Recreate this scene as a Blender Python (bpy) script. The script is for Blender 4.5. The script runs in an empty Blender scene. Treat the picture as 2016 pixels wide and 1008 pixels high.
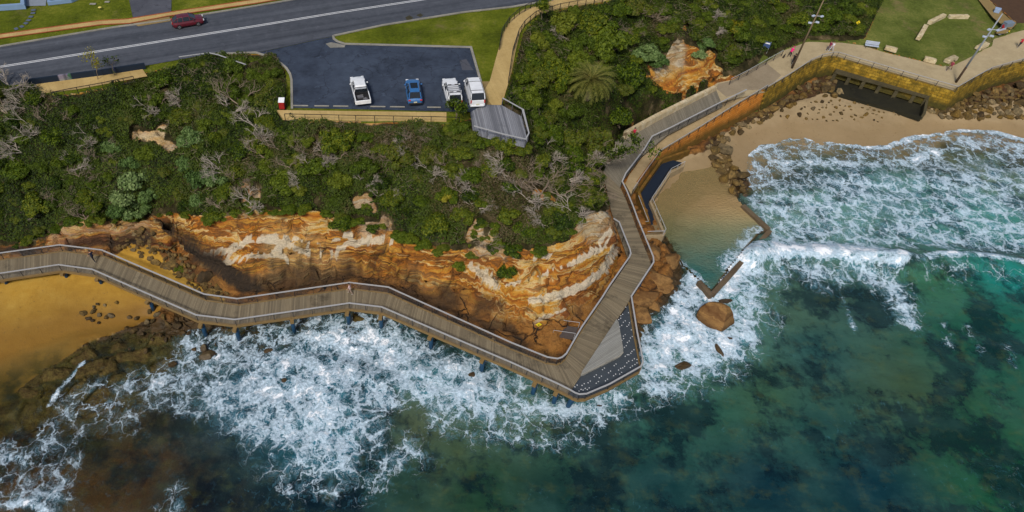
import bpy, bmesh, math, random
import numpy as np
from mathutils import Vector, Matrix
R = math.radians
random.seed(7)
SC = bpy.context.scene
COL = SC.collection

# ---------------------------------------------------------------- camera
PITCH, FPX, CX, CY, CZ = R(47.0), 1344.0, 800.0, 504.0, 62.0
cam_d = bpy.data.cameras.new('camera'); cam = bpy.data.objects.new('camera', cam_d); COL.objects.link(cam)
cam.location = (0, 0, CZ); cam.rotation_euler = (R(90) - PITCH, 0, 0)
cam_d.sensor_width = 36; cam_d.lens = 24; cam_d.shift_x = (1008 - CX) / 2016
cam_d.clip_end = 2000; SC.camera = cam
CP, SP = math.cos(PITCH), math.sin(PITCH)

def P(px, py, z=0.0):
    """surveying helper: where the sight line through a picture point meets height z"""
    x, y = (px - CX) / FPX, (CY - py) / FPX
    dx, dy, dz = x, CP + y * SP, -SP + y * CP
    t = (z - CZ) / dz
    return Vector((dx * t, dy * t, z))

def proj(X, Y, Z):
    Zr = Z - CZ
    dep = Y * CP - Zr * SP
    up = Y * SP + Zr * CP
    return CX + FPX * X / dep, CY - FPX * up / dep

# ---------------------------------------------------------------- world
SUN_EL, SUN_ROT = R(48), R(205)
w = bpy.data.worlds.new('World'); SC.world = w; w.use_nodes = True
nt = w.node_tree; sky = nt.nodes.new('ShaderNodeTexSky'); sky.sky_type = 'NISHITA'; sky.sun_disc = False
sky.sun_elevation = SUN_EL; sky.sun_rotation = SUN_ROT; sky.air_density = 1.0; sky.dust_density = 3.0; sky.ozone_density = 1.0
bg = nt.nodes['Background']; nt.links.new(sky.outputs[0], bg.inputs[0]); bg.inputs[1].default_value = 0.088
sl = bpy.data.lights.new('sun', 'SUN'); sl.energy = 2.5; sl.angle = R(10); sl.color = (1.0, 0.95, 0.88)
so = bpy.data.objects.new('sun', sl); COL.objects.link(so)
az = SUN_ROT
sd = Vector((math.sin(az) * math.cos(SUN_EL), math.cos(az) * math.cos(SUN_EL), math.sin(SUN_EL)))
so.rotation_euler = sd.to_track_quat('Z', 'Y').to_euler(); so.location = (0, -40, 120)
cy = SC.cycles; cy.max_bounces = 5; cy.diffuse_bounces = 2; cy.glossy_bounces = 2; cy.transmission_bounces = 2; cy.transparent_max_bounces = 6
cy.use_adaptive_sampling = True; cy.adaptive_threshold = .02
SC.view_settings.view_transform = 'Standard'; SC.view_settings.look = 'None'; SC.view_settings.gamma = 1
SC.view_settings.exposure = 0.1; SC.view_settings.use_curve_mapping = False

# ---------------------------------------------------------------- noise
def _hash(ix, iy, iz, s):
    h = (ix.astype(np.int64) * 374761393 + iy.astype(np.int64) * 668265263 + iz.astype(np.int64) * 2147483647 + s * 1274126177) & 0xFFFFFFFF
    h = ((h ^ (h >> 13)) * 1274126177) & 0xFFFFFFFF
    h = ((h ^ (h >> 15)) * 2246822519) & 0xFFFFFFFF
    return ((h ^ (h >> 16)) & 0xFFFFFF) / float(0xFFFFFF)
def vnoise(x, y, z, s=0):
    x, y, z = np.broadcast_arrays(np.asarray(x, float), np.asarray(y, float), np.asarray(z, float))
    ix, iy, iz = np.floor(x), np.floor(y), np.floor(z)
    fx, fy, fz = x - ix, y - iy, z - iz
    fx, fy, fz = (f * f * (3 - 2 * f) for f in (fx, fy, fz))
    r = 0
    for a in (0, 1):
        for b in (0, 1):
            for c in (0, 1):
                wgt = (fx if a else 1 - fx) * (fy if b else 1 - fy) * (fz if c else 1 - fz)
                r = r + wgt * _hash(ix + a, iy + b, iz + c, s)
    return r
def fbm(x, y, z=0.0, o=4, s=0):
    t, a, n = 0, 1.0, 0
    for k in range(o):
        t = t + a * vnoise(np.asarray(x) * 2 ** k, np.asarray(y) * 2 ** k, np.asarray(z) * 2 ** k, s + k * 17)
        n += a; a *= 0.5
    return t / n
def inpoly(px, py, poly):
    px = np.asarray(px, float); py = np.asarray(py, float)
    c = np.zeros(px.shape, bool); n = len(poly)
    for i in range(n):
        x1, y1 = poly[i][:2]; x2, y2 = poly[(i + 1) % n][:2]
        if y1 == y2: continue
        c ^= ((y1 > py) != (y2 > py)) & (px < (x2 - x1) * (py - y1) / (y2 - y1) + x1)
    return c
def seg_dist(X, Y, pts):
    d = np.full(X.shape, 1e9)
    for (x1, y1), (x2, y2) in zip(pts[:-1], pts[1:]):
        dx, dy = x2 - x1, y2 - y1; L = dx * dx + dy * dy + 1e-9
        t = np.clip(((X - x1) * dx + (Y - y1) * dy) / L, 0, 1)
        d = np.minimum(d, np.hypot(X - x1 - t * dx, Y - y1 - t * dy))
    return d
def smooth(a, b, x):
    t = np.clip((x - a) / (b - a), 0, 1); return t * t * (3 - 2 * t)

# ---------------------------------------------------------------- nodes
class N:
    dim = '3D'
    def __init__(s, name):
        s.m = bpy.data.materials.new(name); s.m.use_nodes = True; s.t = s.m.node_tree
        s.b = s.t.nodes['Principled BSDF']; s.out = s.t.nodes['Material Output']
    def new(s, typ, **kw):
        n = s.t.nodes.new(typ)
        for k, v in kw.items(): setattr(n, k, v)
        return n
    def put(s, sock, v):
        if hasattr(v, 'is_output'): s.t.links.new(v, sock)
        elif isinstance(v, (tuple, list)) and len(v) == 3 and sock.type == 'RGBA': sock.default_value = (*v, 1)
        else: sock.default_value = v
    def pos(s): return s.new('ShaderNodeNewGeometry').outputs['Position']
    def obj(s): return s.new('ShaderNodeTexCoord').outputs['Object']
    def uv(s): return s.new('ShaderNodeTexCoord').outputs['UV']
    def rnd(s): return s.new('ShaderNodeObjectInfo').outputs['Random']
    def attr(s, n, out='Fac'): return s.new('ShaderNodeAttribute', attribute_name=n).outputs[out]
    def xyz(s, v):
        n = s.new('ShaderNodeSeparateXYZ'); s.put(n.inputs[0], v); return n.outputs
    def comb(s, x, y, z):
        n = s.new('ShaderNodeCombineXYZ'); s.put(n.inputs[0], x); s.put(n.inputs[1], y); s.put(n.inputs[2], z); return n.outputs[0]
    def vmath(s, op, a, b=None, sc=None):
        n = s.new('ShaderNodeVectorMath', operation=op); s.put(n.inputs[0], a)
        if b is not None: s.put(n.inputs[1], b)
        if sc is not None: s.put(n.inputs[3], sc)
        return n.outputs[0]
    def scale(s, v, sx, sy=None, sz=None):
        return s.vmath('MULTIPLY', v, (sx, sx if sy is None else sy, sx if sz is None else sz))
    def noise(s, v, sc, det=4, rough=.55, dist=0, out=0):
        n = s.new('ShaderNodeTexNoise', noise_dimensions=s.dim); s.put(n.inputs['Vector'], v); s.put(n.inputs['Scale'], sc)
        n.inputs['Detail'].default_value = det; n.inputs['Roughness'].default_value = rough; n.inputs['Distortion'].default_value = dist
        return n.outputs[out]
    def vor(s, v, sc, feat='F1', out='Distance', rand=1.0):
        n = s.new('ShaderNodeTexVoronoi', feature=feat, voronoi_dimensions=s.dim); s.put(n.inputs['Vector'], v); s.put(n.inputs['Scale'], sc)
        n.inputs['Randomness'].default_value = rand; return n.outputs[out]
    def ma(s, op, a, b=0.0, c=None, clamp=False):
        n = s.new('ShaderNodeMath', operation=op, use_clamp=clamp); s.put(n.inputs[0], a); s.put(n.inputs[1], b)
        if c is not None: s.put(n.inputs[2], c)
        return n.outputs[0]
    def mr(s, v, a, b, c=0.0, d=1.0):
        n = s.new('ShaderNodeMapRange', clamp=True); s.put(n.inputs[0], v)
        for k, q in enumerate((a, b, c, d)): s.put(n.inputs[k + 1], q)
        return n.outputs[0]
    def ramp(s, f, stops, interp='LINEAR'):
        n = s.new('ShaderNodeValToRGB'); s.put(n.inputs[0], f); e = n.color_ramp; e.interpolation = interp
        while len(e.elements) < len(stops): e.elements.new(0.5)
        for el, (p, c) in zip(e.elements, stops): el.position = p; el.color = (*c, 1) if len(c) == 3 else c
        return n.outputs[0]
    def mix(s, f, a, b, blend='MIX'):
        n = s.new('ShaderNodeMix', data_type='RGBA', blend_type=blend); s.put(n.inputs[0], f); s.put(n.inputs[6], a); s.put(n.inputs[7], b)
        return n.outputs[2]
    def bump(s, h, st=.5, d=.1):
        n = s.new('ShaderNodeBump'); s.put(n.inputs['Height'], h); n.inputs['Strength'].default_value = st; n.inputs['Distance'].default_value = d
        s.t.links.new(n.outputs[0], s.b.inputs['Normal']); return n.outputs[0]
    def fin(s, col=None, rough=.8, spec=.3, metal=0.0):
        if col is not None: s.put(s.b.inputs['Base Color'], col)
        s.put(s.b.inputs['Roughness'], rough); s.b.inputs['Specular IOR Level'].default_value = spec; s.b.inputs['Metallic'].default_value = metal
        return s.m
def plain(name, col, rough=.6, var=.15, sc=6.0, spec=.3, metal=0.0):
    n = N(name); f = n.noise(n.obj(), sc, 4)
    a = tuple(c * (1 - var) for c in col); b = tuple(min(1, c * (1 + var)) for c in col)
    return n.fin(n.mix(f, a, b), rough, spec, metal)

# ---------------------------------------------------------------- mesh helpers
class MB:
    def __init__(s): s.v, s.f, s.mi, s.uv = [], [], [], {}
    def add(s, vs, fs, mi=0):
        o = len(s.v); s.v += [tuple(v) for v in vs]
        for f in fs: s.f.append([i + o for i in f]); s.mi.append(mi)
    def box(s, c, sz, rot=None, mi=0, taper=1.0, bev=0.0):
        hx, hy, hz = sz[0] / 2, sz[1] / 2, sz[2] / 2
        M = rot if rot is not None else Matrix.Identity(3)
        if isinstance(rot, (int, float)): M = Matrix.Rotation(rot, 3, 'Z')
        if bev:
            b = bev; rings = []
            for z, ins in ((-hz, b), (-hz + b, 0), (hz - b, 0), (hz, b)):
                x, y = hx - ins, hy - ins
                k = 0 if ins else b
                rings.append([(x, y - k, z), (x - k, y, z), (-x + k, y, z), (-x, y - k, z), (-x, -y + k, z), (-x + k, -y, z), (x - k, -y, z), (x, -y + k, z)])
            vs = [Vector(c) + M @ Vector(p) for r in rings for p in r]
            fs = [[r * 8 + i, r * 8 + (i + 1) % 8, r * 8 + 8 + (i + 1) % 8, r * 8 + 8 + i] for r in range(3) for i in range(8)]
            fs += [list(range(7, -1, -1)), list(range(24, 32))]
            s.add(vs, fs, mi); return
        vs = [Vector(c) + M @ Vector((x * hx * (taper if z > 0 else 1), y * hy * (taper if z > 0 else 1), z * hz)) for z in (-1, 1) for y in (-1, 1) for x in (-1, 1)]
        s.add(vs, [(0, 2, 3, 1), (4, 5, 7, 6), (0, 1, 5, 4), (2, 6, 7, 3), (0, 4, 6, 2), (1, 3, 7, 5)], mi)
    def tube(s, pts, r, n=6, mi=0, cap=True):
        pts = [Vector(p) for p in pts]
        rs = r if isinstance(r, (list, tuple)) else [r] * len(pts)
        rings = []
        for i, p in enumerate(pts):
            t = (pts[min(i + 1, len(pts) - 1)] - pts[max(i - 1, 0)])
            t = t.normalized() if t.length > 1e-6 else Vector((0, 0, 1))
            u = t.cross(Vector((0, 0, 1)) if abs(t.z) < .9 else Vector((1, 0, 0))).normalized(); v = t.cross(u)
            rings.append([p + (u * math.cos(2 * math.pi * k / n) + v * math.sin(2 * math.pi * k / n)) * rs[i] for k in range(n)])
        fs = [[i * n + k, i * n + (k + 1) % n, i * n + n + (k + 1) % n, i * n + n + k] for i in range(len(pts) - 1) for k in range(n)]
        if cap: fs += [list(range(n - 1, -1, -1)), list(range((len(pts) - 1) * n, len(pts) * n))]
        s.add([q for r_ in rings for q in r_], fs, mi)
    def bar(s, pts, w, h, mi=0):
        """flat bar of width w and height h along a path, mitred"""
        pts = [Vector(p) for p in pts]; rings = []
        for i, p in enumerate(pts):
            d1 = (pts[i] - pts[i - 1]) if i else (pts[1] - pts[0]); d2 = (pts[i + 1] - pts[i]) if i < len(pts) - 1 else d1
            a = Vector((-d1.y, d1.x, 0)).normalized(); b = Vector((-d2.y, d2.x, 0)).normalized()
            m = (a + b).normalized(); k = min(1.8, 1 / max(.4, m.dot(a)))
            o = m * (w / 2 * k)
            rings.append([p + o + Vector((0, 0, -h / 2)), p + o + Vector((0, 0, h / 2)), p - o + Vector((0, 0, h / 2)), p - o + Vector((0, 0, -h / 2))])
        n = len(pts)
        fs = [[i * 4 + k, i * 4 + 4 + k, i * 4 + 4 + (k + 1) % 4, i * 4 + (k + 1) % 4] for i in range(n - 1) for k in range(4)]
        fs += [[0, 1, 2, 3], [(n - 1) * 4 + k for k in (3, 2, 1, 0)]]
        s.add([q for r_ in rings for q in r_], fs, mi)
    def prism(s, poly, z0, z1, mi=0):
        n = len(poly); a = sum(poly[i][0] * poly[(i + 1) % n][1] - poly[(i + 1) % n][0] * poly[i][1] for i in range(n))
        pl = list(poly) if a > 0 else list(poly)[::-1]
        g = lambda z, p: z if not callable(z) else z(p)
        vs = [(p[0], p[1], g(z0, p)) for p in pl] + [(p[0], p[1], g(z1, p)) for p in pl]
        fs = [list(range(n, 2 * n)), list(range(n - 1, -1, -1))] + [[i, (i + 1) % n, n + (i + 1) % n, n + i] for i in range(n)]
        s.add(vs, fs, mi)
    def loft(s, rings, mi=0, cap=True):
        n = len(rings[0]); fs = []
        for i in range(len(rings) - 1):
            for k in range(n): fs.append([i * n + k, i * n + (k + 1) % n, i * n + n + (k + 1) % n, i * n + n + k])
        if cap: fs += [list(range(n - 1, -1, -1)), list(range((len(rings) - 1) * n, len(rings) * n))]
        s.add([q for r_ in rings for q in r_], fs, mi)
    def build(s, name, mats, parent=None, smooth=False, tri=False, fixn=True):
        me = bpy.data.meshes.new(name)
        off = Vector(parent.get('_at', (0, 0, 0))) if parent is not None else Vector((0, 0, 0))
        me.from_pydata([tuple(Vector(v) - off) for v in s.v], [], s.f)
        if not isinstance(mats, (list, tuple)): mats = [mats]
        for m in mats: me.materials.append(m)
        for p, i in zip(me.polygons, s.mi): p.material_index = i; p.use_smooth = smooth
        if fixn:
            bm = bmesh.new(); bm.from_mesh(me); bmesh.ops.recalc_face_normals(bm, faces=bm.faces)
            if tri: bmesh.ops.triangulate(bm, faces=[f for f in bm.faces if len(f.verts) > 4])
            bm.to_mesh(me); bm.free()
        me.update()
        o = bpy.data.objects.new(name, me); COL.objects.link(o)
        if parent is not None: o.parent = parent
        return o
def tag(o, label=None, cat=None, group=None, kind=None):
    if label: o['label'] = label
    if cat: o['category'] = cat
    if group: o['group'] = group
    if kind: o['kind'] = kind
    return o
def thing(name, label, cat, at=(0, 0, 0), rot=0.0, group=None, local=False):
    """an Empty at the thing's base; parts are then given in world (local=False) or local coordinates"""
    o = bpy.data.objects.new(name, None); COL.objects.link(o); o.location = at; o.rotation_euler = (0, 0, rot); o.empty_display_size = .3
    if not local: o['_at'] = tuple(at)
    return tag(o, label, cat, group)
def copy_tree(o, parent=None):
    c = o.copy(); COL.objects.link(c); c.parent = parent
    for ch in list(o.children): copy_tree(ch, c)
    return c
def npmesh(name, V, F, mats, smooth=True, mi=None, attrs=None, parent=None):
    """big meshes straight from numpy arrays; F is (n,4) or (n,3)"""
    me = bpy.data.meshes.new(name); k = F.shape[1]
    me.vertices.add(len(V)); me.vertices.foreach_set('co', np.ascontiguousarray(V, np.float32).ravel())
    me.loops.add(F.size); me.loops.foreach_set('vertex_index', np.ascontiguousarray(F, np.int32).ravel())
    me.polygons.add(len(F)); me.polygons.foreach_set('loop_start', np.arange(0, F.size, k, dtype=np.int32))
    me.polygons.foreach_set('use_smooth', np.full(len(F), smooth))
    if not isinstance(mats, (list, tuple)): mats = [mats]
    for m in mats: me.materials.append(m)
    if mi is not None: me.polygons.foreach_set('material_index', np.ascontiguousarray(mi, np.int32))
    for n_, (typ, dom, arr) in (attrs or {}).items():
        a = me.attributes.new(n_, typ, dom)
        a.data.foreach_set('color' if 'COLOR' in typ else 'value', np.ascontiguousarray(arr, np.float32).ravel())
    me.update(calc_edges=True); me.validate()
    o = bpy.data.objects.new(name, me); COL.objects.link(o)
    if parent is not None: o.parent = parent
    return o
def srgb(r, g, b):
    f = lambda c: (c / 255 / 12.92) if c / 255 <= .04045 else ((c / 255 + .055) / 1.055) ** 2.4
    return (f(r), f(g), f(b))
def W(pts, z): return [P(x, y, z) for x, y in pts]
# ---------------------------------------------------------------- survey data (picture point, height)
ZT = 15.0        # road / car park plateau
plateau = [(-420, -300), (-420, 215), (0, 172), (110, 188), (210, 172), (290, 142), (440, 108), (530, 108), (560, 140), (560, 215), (575, 237), (880, 243), (985, 215), (990, 200), (1012, 130), (1030, 62), (1060, 33), (1120, 14), (1200, 2), (1260, -60), (1300, -300)]
prom = [(1500, 113), (1512, 117), (1542, 100), (1587, 82), (1657, 84), (1702, 90), (1737, 102), (1857, 131), (1937, 97), (1952, 90), (1951, 72), (1987, 65), (2002, 47), (2100, 30), (2200, 95), (2016, 128), (1954, 145), (1887, 183), (1667, 120), (1642, 115), (1612, 123), (1512, 183), (1440, 215)]
lines = [
 # cliff top
 [(-200, 478, 3.4), (0, 470, 3.8), (100, 462, 4.6), (160, 432, 6.0), (240, 440, 6.0), (290, 430, 6.6), (330, 424, 7.6), (420, 432, 8.4), (500, 420, 9.2), (600, 418, 9.5), (680, 435, 8.9), (750, 452, 8.4), (850, 486, 7.3), (900, 496, 7.0), (960, 486, 7.6), (1000, 496, 7.4), (1060, 494, 7.6), (1120, 478, 8.3), (1140, 430, 9.6), (1165, 417, 9.8), (1190, 416, 9.4)],
 # headland shoulder
 [(1190, 416, 9.4), (1207, 440, 8.4), (1212, 475, 6.4), (1194, 520, 4.8), (1150, 565, 4.2)],
 # toe of the cliff
 [(-200, 500, 2.3), (0, 492, 2.2), (110, 482, 2.3), (200, 490, 2.2), (270, 468, 2.6), (292, 446, 2.9), (330, 470, 2.6), (400, 525, 2.2), (450, 560, 1.8), (510, 577, 1.5), (560, 563, 1.6), (690, 550, 1.6), (760, 566, 1.5), (900, 612, 1.4), (1000, 650, 1.4), (1060, 684, 1.5), (1095, 690, 1.6), (1115, 672, 1.9), (1140, 620, 2.2), (1165, 590, 2.3), (1203, 530, 2.2), (1218, 490, 2.4), (1213, 450, 2.8)],
 # ledges half-way up
 [(900, 560, 3.4), (1000, 590, 3.8), (1060, 600, 3.9), (1120, 580, 4.0)],
 [(480, 520, 4.8), (560, 500, 5.6), (700, 505, 5.2), (800, 530, 4.4), (900, 545, 4.0)],
 # gully floor
 [(230, 500, 1.9), (300, 510, 1.7), (380, 560, 1.4), (440, 585, 1.1)],
 # under the boardwalk, seaward side
 [(-200, 565, 1.5), (0, 552, 1.5), (128, 540, 1.5), (196, 551, 1.4), (296, 596, .9), (400, 640, .2), (470, 648, -.2), (575, 633, -.3), (690, 612, -.3), (760, 630, -.4), (900, 690, -.6), (1060, 757, -.9), (1130, 790, -1.2), (1200, 765, -1.0), (1262, 728, -.9), (1262, 680, -.5)],
 # sand and waterline on the left
 [(-200, 650, .9), (0, 640, .8), (150, 605, .8), (240, 590, .9)], [(-200, 735, .05), (0, 705, .05), (150, 652, .05), (300, 626, .1)],
 # rock platform
 [(1255, 570, 1.5), (1290, 520, 1.6), (1300, 488, 1.4)], [(1258, 630, 1.1), (1300, 585, 1.0), (1330, 535, .8), (1322, 500, .8)],
 [(1262, 650, -.4), (1318, 600, -.4), (1352, 545, -.4), (1340, 505, -.5), (1318, 478, -.3)],
 # sea bed
 [(-200, 840, -.55), (0, 800, -.45), (300, 700, -.45), (400, 680, -.6)], [(-200, 1050, -.8), (0, 1000, -.8), (300, 900, -.7)], [(300, 1050, -1.0), (480, 930, -1.3)],
 [(600, 780, -1.2), (800, 780, -1.5), (1000, 800, -1.8)], [(600, 1100, -2.6), (1000, 1000, -3.6), (1500, 900, -4.2), (2000, 900, -4.2), (2300, 900, -4.4)],
 [(1300, 800, -2.4), (1600, 640, -3.0), (2016, 600, -3.4), (2300, 600, -3.4)], [(1420, 640, -1.2), (1480, 560, -1.4), (1600, 500, -1.6), (1800, 500, -1.9), (2200, 500, -2.0)],
 [(1520, 420, -.9), (1700, 400, -1.0), (2016, 400, -1.0), (2200, 400, -1.0)],
 # right beach
 [(1480, 320, -.1), (1500, 285, .05), (1570, 268, .05), (1660, 280, .05), (1740, 286, .05), (1800, 268, .05), (1890, 253, .05), (1960, 258, .05), (2016, 276, .05), (2200, 300, .05)],
 [(1440, 262, .8), (1520, 225, 1.1), (1640, 205, 1.2), (1760, 222, 1.2), (1860, 232, 1.0), (2016, 236, .9), (2200, 236, .9)],
 [(1310, 318, .9), (1355, 300, 1.1), (1400, 272, 1.2), (1512, 206, 1.5), (1600, 160, 1.6), (1645, 150, 1.4)], [(1845, 200, 1.6), (1900, 194, 1.7), (1954, 168, 1.7), (2016, 156, 1.7), (2200, 136, 1.7)],
 # rock pool floor
 [(1300, 335, .7), (1285, 400, .4), (1312, 455, .2)], [(1350, 318, .8), (1400, 300, .9)], [(1345, 345, .3), (1410, 345, .25)], [(1380, 390, .0), (1440, 400, -.1)], [(1350, 450, -.3), (1450, 450, -.5)], [(1390, 540, -.9), (1450, 490, -.9)],
 [(1415, 330, .3), (1450, 380, .1), (1465, 405, -.2)], [(1520, 460, -.9), (1405, 590, -.9)],
 # hillside behind the promenade
 [(1228, 250, 4.1), (1300, 208, 4.5), (1405, 158, 4.8), (1450, 146, 4.7), (1500, 116, 4.7), (1540, 95, 4.7), (1590, 76, 4.8), (1660, 78, 4.8)],
 [(1150, 215, 10.5), (1230, 175, 9.5)], [(1260, 185, 7.5), (1320, 190, 6.2), (1420, 150, 5.4)],
 [(1330, 62, 11.0), (1380, 95, 8.4)], [(1300, -20, 13), (1400, -60, 12), (1500, -30, 10), (1620, -60, 8.5), (1740, -60, 6.4)], [(1500, 40, 7.8), (1640, 30, 6.2)],
 [(1740, 0, 5.4), (1720, 60, 5.0), (1800, 60, 4.9), (1900, 40, 5.0), (1930, -40, 5.5), (2016, 0, 5.3), (2200, -20, 5.5)],
 [(1702, 92, 4.55), (1737, 104, 4.55), (1857, 133, 4.55), (1937, 99, 4.55), (1952, 92, 4.55), (1951, 74, 4.55), (1987, 66, 4.6), (2040, 40, 4.7), (2200, 12, 4.8)],
 [(1060, 245, 12.0), (1070, 330, 10.8), (1040, 400, 9.8)], [(1190, 290, 4.2), (1175, 345, 4.4), (1186, 405, 5.0)],
 [(985, 320, 12.4), (800, 320, 12.3), (600, 330, 12), (400, 310, 11.2), (200, 320, 9.6), (0, 330, 8.4), (-200, 330, 8)],
]
rail_p = [(1512, 170), (1560, 142), (1598, 117), (1620, 107), (1642, 102.5), (1652, 102.5), (1667, 107), (1750, 131), (1810, 148), (1887, 170), (1920, 151), (1954, 132.5), (2016, 115), (2200, 80)]
lr = [(1247, 372), (1262, 349), (1300, 296), (1378, 249), (1440, 210), (1512, 167)]
_e = [P(x, y, z) - Vector((0, 0, 1)) for (x, y), z in zip(lr[:-1], (3.7, 3.7, 3.75, 4.3, 4.9))] + [P(x, y, 5.5) - Vector((0, 0, 1)) for x, y in rail_p]
_in = []
for i, v in enumerate(_e):
    d = _e[min(i + 1, len(_e) - 1)] - _e[max(i - 1, 0)]; _in.append((v, Vector((-d.y, d.x, 0)).normalized()))
wlines = [[Vector((v.x + o.x * k, v.y + o.y * k, min(z, v.z - .35))) for v, o in _in] for k, z in ((.3, 1.3), (1.0, 1.7), (2.3, 3.4))]
# heights under the paved strips
fills = [(plateau, ZT - .06), ([(920, 200), (1000, 195), (1035, 225), (1045, 280), (1033, 292), (985, 280), (925, 264), (900, 240)], ZT - .3),
 ([(1512, 130), (1542, 104), (1587, 86), (1657, 87), (1702, 93), (1737, 105), (1857, 134), (1890, 140), (1937, 101), (1960, 92), (1990, 68), (2060, 60), (2060, 90), (1954, 118), (1887, 152), (1800, 128), (1667, 95), (1640, 92), (1605, 100)], 4.3),
 ([(1350, 205), (1405, 178), (1470, 160), (1420, 190), (1350, 228)], 3.6), ([(1238, 262), (1285, 240), (1305, 252), (1272, 287), (1240, 332), (1230, 352), (1205, 345), (1215, 300)], 2.4),
 ([(1396, 170), (1445, 155), (1490, 178), (1430, 208), (1400, 190)], 3.8), ([(1645, 146), (1832, 196), (1815, 212), (1660, 172)], .6)]

H = 0.25
X0, Y0, NX, NY = -105.0, 12.0, 1060, 588
def grid_at(n):
    hx = H * n; nx, ny = -(-NX // n) + 1, -(-NY // n) + 1
    return hx, nx, ny
def constraints(n):
    hx, nx, ny = grid_at(n); acc = np.zeros((ny, nx)); cnt = np.zeros((ny, nx))
    for ln in lines + wlines:
        q = [p if isinstance(p, Vector) else P(*p) for p in ln]
        for a, b in zip(q[:-1], q[1:]):
            m = max(2, int((b - a).length / .1)); t = np.linspace(0, 1, m)
            xs, ys, zs = (a[k] + (b[k] - a[k]) * t for k in range(3))
            i = np.round((xs - X0) / hx).astype(int); j = np.round((ys - Y0) / hx).astype(int)
            ok = (i >= 0) & (i < nx) & (j >= 0) & (j < ny)
            np.add.at(acc, (j[ok], i[ok]), zs[ok]); np.add.at(cnt, (j[ok], i[ok]), 1)
    gx, gy = np.meshgrid(X0 + hx * np.arange(nx), Y0 + hx * np.arange(ny))
    for poly, z in fills:
        wp = [P(x, y, z)[:2] for x, y in poly]
        ins = inpoly(gx, gy, wp); acc[ins] = z; cnt[ins] = 1
    # far edges of the land and of the sea bed
    acc[-1, :] = np.where(cnt[-1] > 0, acc[-1], 0)
    return np.where(cnt > 0, acc / np.maximum(cnt, 1), 0), cnt > 0
def solve():
    z = None
    for n in (28, 14, 7, 4, 2, 1):
        zc, m = constraints(n); ny, nx = zc.shape
        if z is None: z = np.full(zc.shape, 2.0)
        else:
            yy = np.arange(ny) * n / last; xx = np.arange(nx) * n / last
            y0 = np.clip(yy.astype(int), 0, z.shape[0] - 2); x0 = np.clip(xx.astype(int), 0, z.shape[1] - 2)
            fy = (yy - y0)[:, None]; fx = (xx - x0)[None, :]
            z = (z[y0][:, x0] * (1 - fy) * (1 - fx) + z[y0 + 1][:, x0] * fy * (1 - fx) + z[y0][:, x0 + 1] * (1 - fy) * fx + z[y0 + 1][:, x0 + 1] * fy * fx)
        for it in range(400 if n > 6 else 150 if n > 1 else 60):
            z[m] = zc[m]
            p = np.pad(z, 1, mode='edge'); z = (p[:-2, 1:-1] + p[2:, 1:-1] + p[1:-1, :-2] + p[1:-1, 2:]) / 4
        z[m] = zc[m]; last = n
    return z
HT = solve()
GX, GY = np.meshgrid(X0 + H * np.arange(NX + 1), Y0 + H * np.arange(NY + 1))
def blur(a, k):
    for _ in range(k):
        p = np.pad(a, 1, mode='edge'); a = (p[:-2, 1:-1] + p[2:, 1:-1] + p[1:-1, :-2] + p[1:-1, 2:] + 2 * a) / 6
    return a
HT = blur(HT, 2)

# zones, each an outline on the ground
scrub_px = [(-400, 150), (0, 165), (60, 172), (130, 188), (200, 182), (290, 145), (380, 122), (440, 106), (470, 112), (545, 108), (566, 150), (566, 218), (590, 240), (870, 246), (905, 240), (930, 262), (985, 280), (1040, 290), (1040, 270), (1030, 225), (1000, 212), (990, 205), (1012, 130), (1032, 62), (1062, 33), (1130, 14), (1200, 4), (1260, -80), (1500, -250), (1760, -250), (1742, 0), (1700, 76), (1650, 76), (1590, 73), (1500, 112), (1420, 152), (1400, 160), (1228, 250), (1240, 300), (1215, 335), (1188, 335), (1203, 414), (1190, 417), (1165, 419), (1143, 428), (1122, 474), (1060, 490), (1000, 492), (960, 482), (900, 492), (850, 482), (750, 449), (680, 432), (600, 414), (500, 418), (420, 428), (330, 420), (290, 426), (240, 436), (160, 430), (100, 462), (85, 474), (0, 484), (-400, 492)]
bare_px = [[(1332, 60), (1360, 95), (1400, 108), (1425, 150), (1320, 192), (1262, 160), (1290, 125), (1310, 95)],
 [(262, 266), (300, 258), (335, 252), (346, 290), (335, 305), (305, 282), (268, 286)], [(478, 352), (512, 352), (520, 425), (480, 420)],
 [(690, 378), (738, 380), (735, 462), (705, 462), (710, 430), (690, 425)], [(930, 425), (985, 425), (990, 500), (950, 500), (930, 470)], [(700, 430), (760, 430), (770, 455), (740, 455)],
 [(1048, 370), (1075, 370), (1085, 400), (1055, 400)]]
TPX, TPY = proj(GX, GY, HT)
JX = TPX + (fbm(GX * .45, GY * .45, 0, 3, 61) - .5) * 42; JY = TPY + (fbm(GX * .45, GY * .45, 0, 3, 62) - .5) * 42
M_scrub = inpoly(TPX, TPY, scrub_px)
M_bare = np.zeros_like(M_scrub)
for b in bare_px: M_bare |= inpoly(JX, JY, b)
M_bare &= (fbm(GX * .8, GY * .8, 0, 4, 66) > .41) | inpoly(TPX, TPY, [(1330, 72), (1356, 98), (1396, 112), (1416, 148), (1325, 184), (1276, 160), (1298, 128), (1315, 98)])
M_bare &= M_scrub
sand_px = [[(-400, 520), (0, 525), (200, 540), (290, 585), (318, 606), (300, 630), (230, 654), (120, 705), (40, 765), (-50, 830), (-400, 930)],
 [(1395, 300), (1440, 250), (1640, 175), (1830, 215), (2300, 180), (2300, 420), (1900, 440), (1600, 420), (1500, 400), (1450, 330), (1430, 390), (1470, 410), (1515, 455), (1400, 590), (1375, 550), (1335, 500), (1312, 470), (1282, 397), (1298, 325)],
 [(240, 480), (300, 490), (400, 575), (470, 595), (380, 595), (300, 555), (220, 520)]]
M_sand = np.zeros_like(M_scrub)
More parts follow.
